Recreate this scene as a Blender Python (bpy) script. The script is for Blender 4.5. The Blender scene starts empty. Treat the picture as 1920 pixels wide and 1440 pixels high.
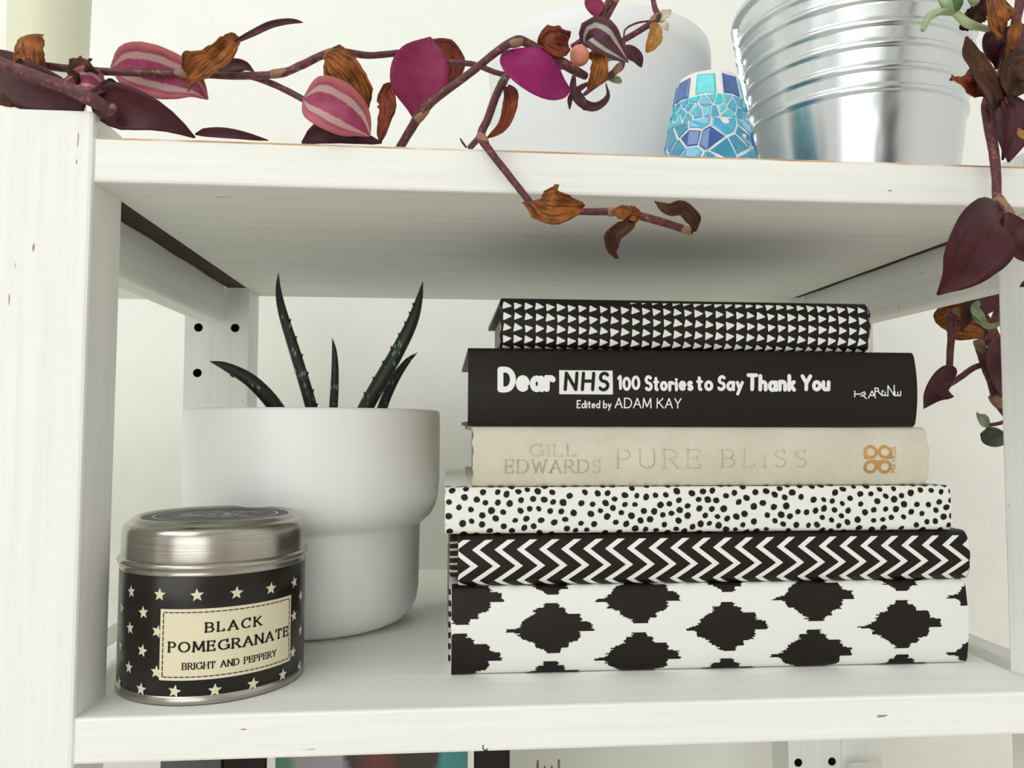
import bpy, bmesh, math, random
from math import sin, cos, pi, radians, atan2, hypot, sqrt
from mathutils import Vector, Matrix, noise

scene = bpy.context.scene
COL = scene.collection

# ------------------------------------------------------------------ camera, world, light, exposure
cam_d = bpy.data.cameras.new('camera')
cam_d.sensor_width = 36.0
cam_d.lens = 36.0 * 1472.97 / 1920.0
cam_d.clip_start = 0.01
cam = bpy.data.objects.new('camera', cam_d)
COL.objects.link(cam)
YAW, PITCH, ROLL = .0841, .0522, .0026
fw = Vector((sin(YAW) * cos(PITCH), cos(YAW) * cos(PITCH), sin(PITCH)))
rt = Vector((cos(YAW), -sin(YAW), 0))
up = rt.cross(fw)
rt, up = cos(ROLL) * rt + sin(ROLL) * up, -sin(ROLL) * rt + cos(ROLL) * up
m = Matrix((rt, up, -fw)).transposed().to_4x4()
m.translation = Vector((.1474, -.3353, .118))
cam.matrix_world = m
scene.camera = cam

world = bpy.data.worlds.new('world')
scene.world = world
world.use_nodes = True
world.node_tree.nodes['Background'].inputs[0].default_value = (.80, .82, .88, 1)
world.node_tree.nodes['Background'].inputs[1].default_value = 1.0

def area(name, loc, target, sx, sy, power, col):
    d = bpy.data.lights.new(name, 'AREA')
    d.shape = 'RECTANGLE'; d.size = sx; d.size_y = sy; d.energy = power; d.color = col
    o = bpy.data.objects.new(name, d); COL.objects.link(o)
    o.location = loc
    o.rotation_euler = (Vector(target) - Vector(loc)).to_track_quat('-Z', 'Y').to_euler()
    return o

area('window_light', (-1.25, -1.6, 1.85), (.2, .15, .1), 2.2, 1.6, 35, (.975, 1.0, .975))
area('low_fill_light', (-.6, -2.75, .05), (.2, .1, .1), 2.4, 1.6, 27, (.98, .99, 1.0))  # added low fill to lift the undersides and interior, no real window
scene.cycles.max_bounces = 16
scene.cycles.diffuse_bounces = 12

scene.view_settings.view_transform = 'Standard'
scene.view_settings.look = 'None'
scene.view_settings.gamma = 1
scene.view_settings.use_curve_mapping = False
scene.view_settings.exposure = -0.19

# ------------------------------------------------------------------ materials
def srgb(r, g, b):
    def f(c):
        c /= 255.0
        return c / 12.92 if c <= .04045 else ((c + .055) / 1.055) ** 2.4
    return (f(r), f(g), f(b), 1)

class NT:
    def __init__(self, name, rough=.5, metal=0.0, spec=.5):
        self.m = bpy.data.materials.new(name)
        self.m.use_nodes = True
        self.t = self.m.node_tree
        self.b = self.t.nodes['Principled BSDF']
        self.b.inputs['Roughness'].default_value = rough
        self.b.inputs['Metallic'].default_value = metal
        self.b.inputs['Specular IOR Level'].default_value = spec
    def n(self, kind, **kw):
        x = self.t.nodes.new(kind)
        for k, v in kw.items():
            if k in x.inputs: x.inputs[k].default_value = v
            else: setattr(x, k, v)
        return x
    def l(self, a, b): self.t.links.new(a, b)
    def coords(self, scale=(1, 1, 1), out='Object'):
        tc = self.n('ShaderNodeTexCoord'); mp = self.n('ShaderNodeMapping')
        mp.inputs['Scale'].default_value = scale
        self.l(tc.outputs[out], mp.inputs['Vector'])
        return mp.outputs['Vector']
    def noise(self, vec, scale, detail=4, rough=.6):
        x = self.n('ShaderNodeTexNoise', Scale=scale, Detail=detail, Roughness=rough)
        self.l(vec, x.inputs['Vector'])
        return x.outputs['Fac']
    def ramp(self, fac, stops):
        r = self.n('ShaderNodeValToRGB')
        e = r.color_ramp.elements
        while len(e) < len(stops): e.new(.5)
        for el, (p, c) in zip(e, stops):
            el.position = p; el.color = c
        self.l(fac, r.inputs['Fac'])
        return r.outputs['Color']
    def mix(self, fac, a, b):
        x = self.n('ShaderNodeMix', data_type='RGBA')
        for s, v in ((x.inputs[0], fac), (x.inputs[6], a), (x.inputs[7], b)):
            if isinstance(v, bpy.types.NodeSocket): self.l(v, s)
            else: s.default_value = v
        return x.outputs[2]
    def bump(self, h, strength, dist=.001):
        x = self.n('ShaderNodeBump', Strength=strength, Distance=dist)
        self.l(h, x.inputs['Height']); self.l(x.outputs['Normal'], self.b.inputs['Normal'])
    def col(self, v):
        if isinstance(v, bpy.types.NodeSocket): self.l(v, self.b.inputs['Base Color'])
        else: self.b.inputs['Base Color'].default_value = v

BLACK = (.0095, .0062, .0035, 1)
PAINT = (.860, .880, .838, 1)

def paint(name, axis, tint=(1, 1, 1)):
    M = NT(name, .55, 0, .35)
    sc = [260, 260, 260]; sc[axis] = 9
    v = M.coords(sc)
    a = M.noise(v, 1.0, 5, .65)
    w = M.coords([x * .25 for x in sc])
    b = M.noise(w, 1.0, 3, .5)
    base = tuple(PAINT[i] * tint[i] for i in range(3)) + (1,)
    c1 = M.ramp(a, [(.25, tuple(base[i] * .935 for i in range(3)) + (1,)), (.6, base)])
    c2 = M.ramp(b, [(.3, (.955, .95, .95, 1)), (.65, (1, 1, 1, 1))])
    x = M.n('ShaderNodeMix', data_type='RGBA', blend_type='MULTIPLY')
    x.inputs[0].default_value = 1
    M.l(c1, x.inputs[6]); M.l(c2, x.inputs[7])
    # sparse worn specks where the brush missed
    sp = M.noise(M.coords([(70 if i == axis else 420) for i in range(3)]), 1.0, 2, .5)
    f = M.ramp(sp, [(.235, (1, 1, 1, 1)), (.255, (0, 0, 0, 1))])
    M.col(M.mix(f, x.outputs[2], srgb(150, 135, 112)))
    M.bump(a, .25, .0006)
    return M.m

def worn(name, axis):
    M = NT(name, .7, 0, .2)
    sc = [300, 300, 300]; sc[axis] = 22
    a = M.noise(M.coords(sc), 1.0, 4, .6)
    M.col(M.ramp(a, [(.36, PAINT), (.48, srgb(206, 176, 140)), (.66, srgb(150, 110, 84))]))
    return M.m

def plain(name, col, rough=.5, metal=0.0, spec=.4, var=.0, vs=60, bump=0, bs=400, coat=0):
    M = NT(name, rough, metal, spec)
    if var:
        a = M.noise(M.coords((1, 1, 1)), vs, 4, .6)
        M.col(M.ramp(a, [(.3, tuple(c * (1 - var) for c in col[:3]) + (1,)), (.7, tuple(min(1, c * (1 + var * .5)) for c in col[:3]) + (1,))]))
    else:
        M.col(col)
    if bump:
        M.bump(M.noise(M.coords((1, 1, 1)), bs, 3, .6), bump, .0005)
    if coat:
        M.b.inputs['Coat Weight'].default_value = coat
        M.b.inputs['Coat Roughness'].default_value = .12
    return M.m

M_px, M_py, M_pz = paint('white_paint_along_x', 0), paint('white_paint_along_y', 1), paint('white_paint_along_z', 2)
M_worn = worn('worn_painted_edge', 0)
M_wood_slotshade = plain('bare_wood_and_slot_shade', srgb(66, 52, 40), .8, var=.3, vs=200)  # bare wood in the post bores, painted shade on the slot strips
M_wall = plain('wall_plaster', (.866, .882, .835, 1), .75, spec=.2, var=.03, vs=25, bump=.35, bs=330)
M_room = plain('room_plaster', (.86, .85, .86, 1), .85, spec=.1)
M_floor = plain('floor_boards', (.62, .57, .50, 1), .5, var=.15, vs=6)
M_winframe = plain('window_frame_paint', (.8, .8, .78, 1), .4)
M_black = plain('black_print', BLACK, .45, spec=.25)
M_blackcloth = plain('black_jacket', BLACK, .4, spec=.25, bump=.12, bs=900)
M_white = plain('white_print', (.76, .79, .76, 1), .45, spec=.4)
M_offwhite = plain('white_paper_cover', (.76, .78, .73, 1), .35, spec=.5)
M_pagec = NT('page_edges', .8, 0, .1)
M_pagec.col(M_pagec.ramp(M_pagec.noise(M_pagec.coords((2, 2, 1600)), 1.0, 2), [(.3, srgb(176, 160, 146)), (.7, srgb(214, 203, 188))]))
M_page = M_pagec.m
def stripes(name, k, edge):
    N = NT(name, .6, 0, .3)
    w = N.n('ShaderNodeTexWave', wave_type='BANDS', bands_direction='Z', Scale=1.0, Distortion=1.0)
    w.inputs['Detail Scale'].default_value = 2
    N.l(N.coords((k * .5, k * .5, k)), w.inputs['Vector'])
    N.col(N.ramp(w.outputs['Fac'], [(edge, BLACK), (edge + .08, srgb(186, 180, 168))]))
    return N.m
M_stripe = stripes('striped_paper', 60, .5)
M_stripe2 = stripes('thin_striped_paper', 90, .78)
# cream book cloth with woven relief
_c = NT('cream_book_cloth', .75, 0, .2)
_w1 = _c.n('ShaderNodeTexWave', wave_type='BANDS', bands_direction='DIAGONAL', Scale=520.0, Distortion=1.2)
_c.l(_c.coords((1, 1, 1)), _w1.inputs['Vector'])
_n1 = _c.noise(_c.coords((1, 1, 1)), 40, 4)
_c.col(_c.ramp(_n1, [(.3, srgb(197, 193, 176)), (.7, srgb(209, 206, 190))]))
_c.bump(_w1.outputs['Fac'], .35, .0003)
M_cloth = _c.m
M_emboss = plain('blind_stamped_foil', srgb(196, 184, 150), .3, .35, .6, var=.25, vs=160)
M_emboss2 = plain('blind_stamped_dull_foil', srgb(184, 172, 142), .5, .1, .4, var=.3, vs=140)  # slightly darker, duller foil for the stamped surname
M_gold = plain('gold_foil', srgb(205, 158, 92), .32, .55, .6, var=.2, vs=120)
M_potw = plain('white_glazed_ceramic', (.868, .885, .87, 1), .42, spec=.45, coat=.12)
M_soil = plain('dark_soil', srgb(60, 48, 38), .95, var=.5, vs=300, bump=1, bs=300)
M_clear = plain('cream_plastic', srgb(214, 217, 192), .5, spec=.4)

# aloe: dark green skin with pale oval flecks
_a = NT('aloe_skin', .45, 0, .4)
_v = _a.n('ShaderNodeTexVoronoi', Scale=1.0)
_a.l(_a.coords((470, 470, 190)), _v.inputs['Vector'])
_nz = _a.noise(_a.coords((1, 1, 1)), 70, 2)
_m1 = _a.n('ShaderNodeMath', operation='ADD'); _a.l(_v.outputs['Distance'], _m1.inputs[0])
_m2 = _a.n('ShaderNodeMath', operation='MULTIPLY_ADD'); _a.l(_nz, _m2.inputs[0]); _m2.inputs[1].default_value = 1.5; _m2.inputs[2].default_value = -.62
_a.l(_m2.outputs[0], _m1.inputs[1])
_a.col(_a.ramp(_m1.outputs[0], [(.26, srgb(112, 150, 126)), (.36, srgb(38, 46, 34))]))
M_aloe = _a.m
M_aloetip = plain('aloe_spine', srgb(50, 44, 34), .6)

# metals
_g = NT('galvanised_steel', .24, 1.0, .5)
_gn = _g.noise(_g.coords((1, 1, 1)), 420, 2)
_g.col(_g.ramp(_gn, [(.3, srgb(210, 217, 218)), (.7, srgb(215, 221, 222))]))
_g.bump(_gn, .008, .0002)
M_steel = _g.m
_t = NT('brushed_tin', .24, 1.0, .5)
_tn = _t.noise(_t.coords((40, 40, 1400)), 1.0, 3)
_t.col(_t.ramp(_tn, [(.3, srgb(156, 153, 146)), (.7, srgb(184, 181, 172))]))
_t.bump(_tn, .05, .0002)
M_tin = _t.m
M_tinblack = plain('black_enamel', BLACK, .3, spec=.3, coat=.08)
M_tintop = plain('dark_printed_lid', srgb(44, 44, 46), .45, spec=.3)
M_lab = plain('cream_label', srgb(219, 213, 184), .5, spec=.3, var=.03, vs=50)
M_star = plain('cream_star_print', srgb(214, 209, 182), .5, spec=.3)
M_ink = plain('black_ink', BLACK, .6, spec=.2)
M_lidprint = plain('pale_lid_print', srgb(205, 205, 200), .5)

# milky translucent tub
_p = NT('milky_plastic', .35, 0, .4)
_p.col((.93, .94, .945, 1))
_tr = _p.n('ShaderNodeBsdfTranslucent'); _tr.inputs['Color'].default_value = (.93, .95, .96, 1)
_mx = _p.n('ShaderNodeMixShader'); _mx.inputs[0].default_value = .4
_p.l(_p.b.outputs[0], _mx.inputs[1]); _p.l(_tr.outputs[0], _mx.inputs[2])
_p.l(_mx.outputs[0], _p.t.nodes['Material Output'].inputs['Surface'])
M_tub = _p.m
M_grout = plain('white_grout', (.80, .81, .78, 1), .7, var=.06, vs=200, bump=.5, bs=500)
def glass_tile(name, c):
    M = NT(name, .12, 0, .6)
    a = M.noise(M.coords((1, 1, 1)), 180, 3)
    M.col(M.ramp(a, [(.3, tuple(x * .8 for x in c[:3]) + (1,)), (.7, tuple(min(1, x * 1.15) for x in c[:3]) + (1,))]))
    M.b.inputs['Coat Weight'].default_value = .4
    return M.m
M_tiles = {'aqua': glass_tile('aqua_glass', srgb(92, 196, 214)), 'cyan': glass_tile('turquoise_glass', srgb(40, 198, 208)),
           'teal': glass_tile('teal_glass', srgb(44, 140, 178)), 'blue': glass_tile('blue_glass', srgb(44, 92, 164)),
           'sky': glass_tile('sky_blue_glass', srgb(70, 168, 204))}

# leaves: u runs across the blade (0..1), v from base to tip
def leafmat(name, c0, c1, stripe=None, transl=.3, vein=.0, fine=0.0, rough=.5):
    M = NT(name, rough, 0, .3)
    uv = M.n('ShaderNodeUVMap')
    sep = M.n('ShaderNodeSeparateXYZ'); M.l(uv.outputs['UV'], sep.inputs[0])
    nz = M.noise(M.coords((1, 1, 1)), 120, 5, .65)
    base = M.ramp(nz, [(.3, c0), (.68, c1)])
    if fine:
        mp = M.n('ShaderNodeMapping'); mp.inputs['Scale'].default_value = (15, 2.2, 1); M.l(uv.outputs['UV'], mp.inputs['Vector'])
        fz = M.n('ShaderNodeTexNoise', Scale=1.0, Detail=3.0); M.l(mp.outputs['Vector'], fz.inputs['Vector'])
        fr = M.ramp(fz.outputs['Fac'], [(.38, tuple(x * .45 for x in c0[:3]) + (1,)), (.55, (1, 1, 1, 1))])
        x = M.n('ShaderNodeMix', data_type='RGBA', blend_type='MULTIPLY'); x.inputs[0].default_value = fine
        M.l(base, x.inputs[6]); M.l(fr, x.inputs[7]); base = x.outputs[2]
    if stripe:
        # |u-.5|*2 plus a little waviness -> two pale bands and a darker centre
        a = M.n('ShaderNodeMath', operation='SUBTRACT'); M.l(sep.outputs[0], a.inputs[0]); a.inputs[1].default_value = .5
        b = M.n('ShaderNodeMath', operation='ABSOLUTE'); M.l(a.outputs[0], b.inputs[0])
        w = M.n('ShaderNodeMath', operation='MULTIPLY_ADD'); M.l(nz, w.inputs[0]); w.inputs[1].default_value = .12; w.inputs[2].default_value = -.06
        s = M.n('ShaderNodeMath', operation='ADD'); M.l(b.outputs[0], s.inputs[0]); M.l(w.outputs[0], s.inputs[1])
        f = M.ramp(s.outputs[0], [(.17, (0, 0, 0, 1)), (.20, (1, 1, 1, 1)), (.30, (1, 1, 1, 1)), (.34, (0, 0, 0, 1))])
        base = M.mix(f, base, stripe)
        if vein:
            f2 = M.ramp(s.outputs[0], [(.33, (0, 0, 0, 1)), (.40, (1, 1, 1, 1))])
            x2 = M.n('ShaderNodeMath', operation='MULTIPLY'); M.l(f2, x2.inputs[0]); x2.inputs[1].default_value = vein
            base = M.mix(x2.outputs[0], base, srgb(208, 128, 118))
    M.col(base)
    M.bump(nz, .2, .0006)
    if transl:
        tr = M.n('ShaderNodeBsdfTranslucent'); M.l(base, tr.inputs['Color'])
        mx = M.n('ShaderNodeMixShader'); mx.inputs[0].default_value = transl
        out = M.t.nodes['Material Output']
        M.l(M.b.outputs[0], mx.inputs[1]); M.l(tr.outputs[0], mx.inputs[2]); M.l(mx.outputs[0], out.inputs['Surface'])
    return M.m

LM = {
 'zebra': leafmat('striped_pink_leaf', srgb(150, 56, 98), srgb(190, 92, 124), srgb(206, 172, 166), .3, .6),
 'zebrad': leafmat('striped_dark_leaf', srgb(78, 44, 56), srgb(104, 62, 74), srgb(176, 180, 166), .2),
 'mag': leafmat('magenta_leaf', srgb(132, 32, 76), srgb(160, 52, 96), None, .35),
 'mag2': leafmat('vivid_magenta_leaf', srgb(146, 26, 100), srgb(172, 40, 120), None, .35),
 'maroon': leafmat('dark_maroon_leaf', srgb(58, 22, 30), srgb(84, 34, 42), None, .15, 0, .3),
 'purple': leafmat('dusky_purple_leaf', srgb(74, 40, 50), srgb(108, 62, 76), None, .2, 0, .4),
 'dry': leafmat('orange_dry_leaf', srgb(112, 62, 26), srgb(196, 122, 52), None, .3, 0, .75, .65),
 'ochre': leafmat('ochre_dry_leaf', srgb(186, 134, 62), srgb(216, 168, 96), None, .3, 0, .6, .65),
 'dryred': leafmat('rust_dry_leaf', srgb(98, 42, 28), srgb(172, 86, 56), None, .28, 0, .75, .65),
 'dryd': leafmat('brown_dry_leaf', srgb(56, 33, 23), srgb(104, 64, 40), None, .15, 0, .7, .7),
 'cream': leafmat('cream_petal', srgb(214, 202, 168), srgb(232, 226, 204), None, .3),
 'green': leafmat('pale_green_leaf', srgb(108, 130, 96), srgb(150, 166, 134), None, .25),
 'greend': leafmat('dark_green_leaf', srgb(52, 64, 44), srgb(84, 98, 72), None, .15, 0, .3),
 'greenf': leafmat('fresh_green_leaf', srgb(72, 118, 74), srgb(108, 150, 104), None, .25),
 'sage': leafmat('sage_succulent_leaf', srgb(152, 176, 132), srgb(186, 204, 168), None, .2),
}
_st = NT('speckled_purple_stem', .55, 0, .35)
_sv = _st.noise(_st.coords((1, 1, 1)), 420, 3, .6)
_st.col(_st.ramp(_sv, [(.36, srgb(74, 42, 42)), (.60, srgb(102, 58, 60)), (.76, srgb(160, 118, 110))]))
M_stem = _st.m
M_stemg = plain('pale_green_stem', srgb(176, 194, 152), .5, var=.15)
M_node = plain('tan_stem_node', srgb(150, 114, 92), .7, var=.35, vs=260, bump=.6, bs=500)
M_bud = plain('peach_bud_skin', srgb(212, 136, 116), .5, var=.2, vs=130)

# ------------------------------------------------------------------ helpers
def link(name, me, mat=None, parent=None, smooth=False):
    o = bpy.data.objects.new(name, me); COL.objects.link(o)
    if mat is not None:
        for mm in (mat if isinstance(mat, (list, tuple)) else [mat]): me.materials.append(mm)
    if smooth:
        for p in me.polygons: p.use_smooth = True
    if parent is not None: o.parent = parent
    return o

def obj(name, bm, mat=None, parent=None, smooth=False):
    me = bpy.data.meshes.new(name); bm.to_mesh(me); bm.free()
    return link(name, me, mat, parent, smooth)

def pyobj(name, vs, fs, mat=None, parent=None, smooth=False):
    me = bpy.data.meshes.new(name); me.from_pydata([tuple(v) for v in vs], [], fs); me.update()
    return link(name, me, mat, parent, smooth)

def thing(name, label, cat, loc=(0, 0, 0), group=None):
    o = bpy.data.objects.new(name, None); COL.objects.link(o)
    o.empty_display_size = .02; o.location = loc
    o['label'] = label; o['category'] = cat
    if group: o['group'] = group
    return o

def tag(o, label, cat, group=None):
    o['label'] = label; o['category'] = cat
    if group: o['group'] = group
    return o

def box_bm(x0, x1, y0, y1, z0, z1, bev=0.0, seg=2):
    bm = bmesh.new()
    vs = [bm.verts.new((x, y, z)) for z in (z0, z1) for y in (y0, y1) for x in (x0, x1)]
    for f in ((0, 2, 3, 1), (4, 5, 7, 6), (0, 1, 5, 4), (2, 6, 7, 3), (0, 4, 6, 2), (1, 3, 7, 5)):
        bm.faces.new([vs[i] for i in f])
    if bev: bmesh.ops.bevel(bm, geom=bm.edges[:], offset=bev, segments=seg, affect='EDGES', profile=.5)
    return bm

def lathe(name, prof, mat, parent, n=72, smooth=True, a0=0, a1=2 * pi, off=(0, 0)):
    """prof: list of (r, z); closed surface of revolution about the local z axis."""
    vs, fs = [], []
    full = abs(a1 - a0 - 2 * pi) < 1e-6
    na = n if full else n + 1
    for r, z in prof:
        for i in range(na):
            a = a0 + (a1 - a0) * i / n
            vs.append((off[0] + r * sin(a), off[1] - r * cos(a), z))
    for j in range(len(prof) - 1):
        for i in range(n):
            i2 = (i + 1) % na
            fs.append((j * na + i, j * na + i2, (j + 1) * na + i2, (j + 1) * na + i))
    o = pyobj(name, vs, fs, mat, parent, smooth)
    return o

def catmull(pts, n):
    """n samples along a Catmull-Rom curve through pts (vectors of any length)."""
    P = [Vector(p) for p in pts]
    if len(P) == 2: return [P[0].lerp(P[1], i / (n - 1)) for i in range(n)]
    P = [2 * P[0] - P[1]] + P + [2 * P[-1] - P[-2]]
    out = []
    k = len(P) - 3
    for i in range(n):
        t = i / (n - 1) * k
        s = min(int(t), k - 1); t -= s
        a, b, c, d = P[s:s + 4]
        out.append(.5 * ((2 * b) + (c - a) * t + (2 * a - 5 * b + 4 * c - d) * t * t + (3 * b - a - 3 * c + d) * t ** 3))
    return out

def frames(C):
    T = []
    for i in range(len(C)):
        t = C[min(i + 1, len(C) - 1)] - C[max(i - 1, 0)]
        T.append(t.normalized() if t.length > 1e-9 else Vector((0, 0, 1)))
    return T

def tube(name, pts, radii, mat, parent, sides=8, per=5, jitter=0.0, seed=0, cap=True):
    C = catmull(pts, max(2, (len(pts) - 1) * per + 1))
    Rr = [v[0] for v in catmull([(r, 0, 0) for r in radii], len(C))]
    T = frames(C)
    ref = Vector((0, -1, 0.03))
    vs, fs = [], []
    N = None
    for i, (c, t) in enumerate(zip(C, T)):
        n = (ref - ref.dot(t) * t) if N is None else (N - N.dot(t) * t)
        N = n.normalized(); B = t.cross(N)
        for k in range(sides):
            a = 2 * pi * k / sides
            r = Rr[i] * (1 + jitter * noise.noise(Vector((c.x * 300 + seed, c.z * 300, k * 1.7))))
            vs.append(c + (N * cos(a) + B * sin(a)) * r)
    for i in range(len(C) - 1):
        for k in range(sides):
            k2 = (k + 1) % sides
            fs.append((i * sides + k, i * sides + k2, (i + 1) * sides + k2, (i + 1) * sides + k))
    if cap:
        fs.append(tuple(range(sides))[::-1]); fs.append(tuple((len(C) - 1) * sides + k for k in range(sides)))
    return pyobj(name, vs, fs, mat, parent, True)

PROF = {
 'ov': [.05, .55, .86, .99, 1.0, .93, .78, .56, .30, .02],
 'ovr': [.04, .35, .68, .9, 1.0, 1.0, .88, .62, .26, .06],
 'ovr2': [.06, .50, .80, .96, 1.0, .92, .74, .50, .24, .02],
 'lo2': [.7, .9, 1.0, 1.0, .95, .88, .80, .70, .60, .5],
 'la': [.35, .7, .9, 1.0, 1.0, .95, .85, .7, .45, .05],
 'lo': [.12, .5, .8, .95, .9, 1.0, .92, .7, .45, .12],
 'sq': [.75, .85, .95, 1.0, .95, .9, .88, .92, 1.0, 1.05],
 'fan': [.45, .85, 1.0, 1.0, .95, .85, .7, .5, .3, .12],
 'fg': [.7, .85, .9, .95, 1.0, 1.0, 1.0, .95, .8, .35],
}
def blade_side(L, t):
    x = t * (len(L) - 1); k = min(int(x), len(L) - 2)
    return L[k] + (L[k + 1] - L[k]) * (x - k)

def leaf(d, parent, name='leaf'):
    nu, nv = 19, 11
    C = catmull(d['m'], nu); T = frames(C)
    pr = PROF[d['p']]
    W = [pr[min(int(i / (nu - 1) * 9), 8)] * (1 - (i / (nu - 1) * 9 - min(int(i / (nu - 1) * 9), 8))) + pr[min(int(i / (nu - 1) * 9), 8) + 1] * (i / (nu - 1) * 9 - min(int(i / (nu - 1) * 9), 8)) for i in range(nu)]
    if len(W) > 4:
        W = [W[0]] + [(W[i - 1] + 2 * W[i] + W[i + 1]) / 4 for i in range(1, nu - 1)] + [W[-1]]
    n0 = Vector((.05, -1, -.12)).normalized()
    vs, fs, uvs = [], [], []
    sd = d['s'] * 7.31
    dry = d['a']
    for i in range(nu):
        t = T[i]
        B = t.cross(n0)
        B = B.normalized() if B.length > 1e-4 else Vector((1, 0, 0))
        tw = radians(d['t']) + (dry * 5.0 * noise.noise(Vector((i * .22, sd, 3.3))) if dry else 0)
        B = Matrix.Rotation(tw, 3, t) @ B
        N = B.cross(t)
        w = d['w'] * W[i]
        wl_, wr_ = (d['w'] * blade_side(d['q'][0], i / (nu - 1)), d['w'] * blade_side(d['q'][1], i / (nu - 1))) if 'q' in d else (w, w)
        if dry:
            k1 = 1 + 1.8 * dry * noise.noise(Vector((i * .9, sd, 0))) + 1.2 * dry * noise.noise(Vector((i * 2.3, sd, 9)))
            k2 = 1 + 1.8 * dry * noise.noise(Vector((i * .9, sd, 40))) + 1.2 * dry * noise.noise(Vector((i * 2.3, sd, 49)))
            wl_ *= k1; wr_ *= k2
        for j in range(nv):
            s = -1 + 2 * j / (nv - 1)
            w = wl_ if s < 0 else wr_
            p = C[i] + B * w * s + N * d['c'] * w * (s * s)
            if dry:
                q = Vector((i * .33, s * 1.6, sd))
                p += N * d['w'] * dry * 3.2 * noise.noise(q) + B * d['w'] * dry * 1.4 * noise.noise(q + Vector((5, 5, 5)))
                p += N * d['w'] * dry * 1.0 * noise.noise(Vector((i * .2, s * 5.5, sd + 2)))
            elif d['k'] != 'sage':
                p += N * d['w'] * .05 * noise.noise(Vector((i * .3, s * 2, sd)))
            vs.append(p); uvs.append((j / (nv - 1), i / (nu - 1)))
    for i in range(nu - 1):
        for j in range(nv - 1):
            a = i * nv + j
            fs.append((a, a + 1, a + nv + 1, a + nv))
    o = pyobj(name, vs, fs, LM[d['k']], parent, True)
    lay = o.data.uv_layers.new(name='UVMap')
    for lp in o.data.loops: lay.data[lp.index].uv = uvs[lp.vertex_index]
    md = o.modifiers.new('thickness', 'SOLIDIFY')
    md.thickness = .0030 if d['k'] == 'sage' or d['k'] == 'greenf' else .00045
    md.offset = 0
    if 'l' in d: o['label'] = d['l']
    return o

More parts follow.
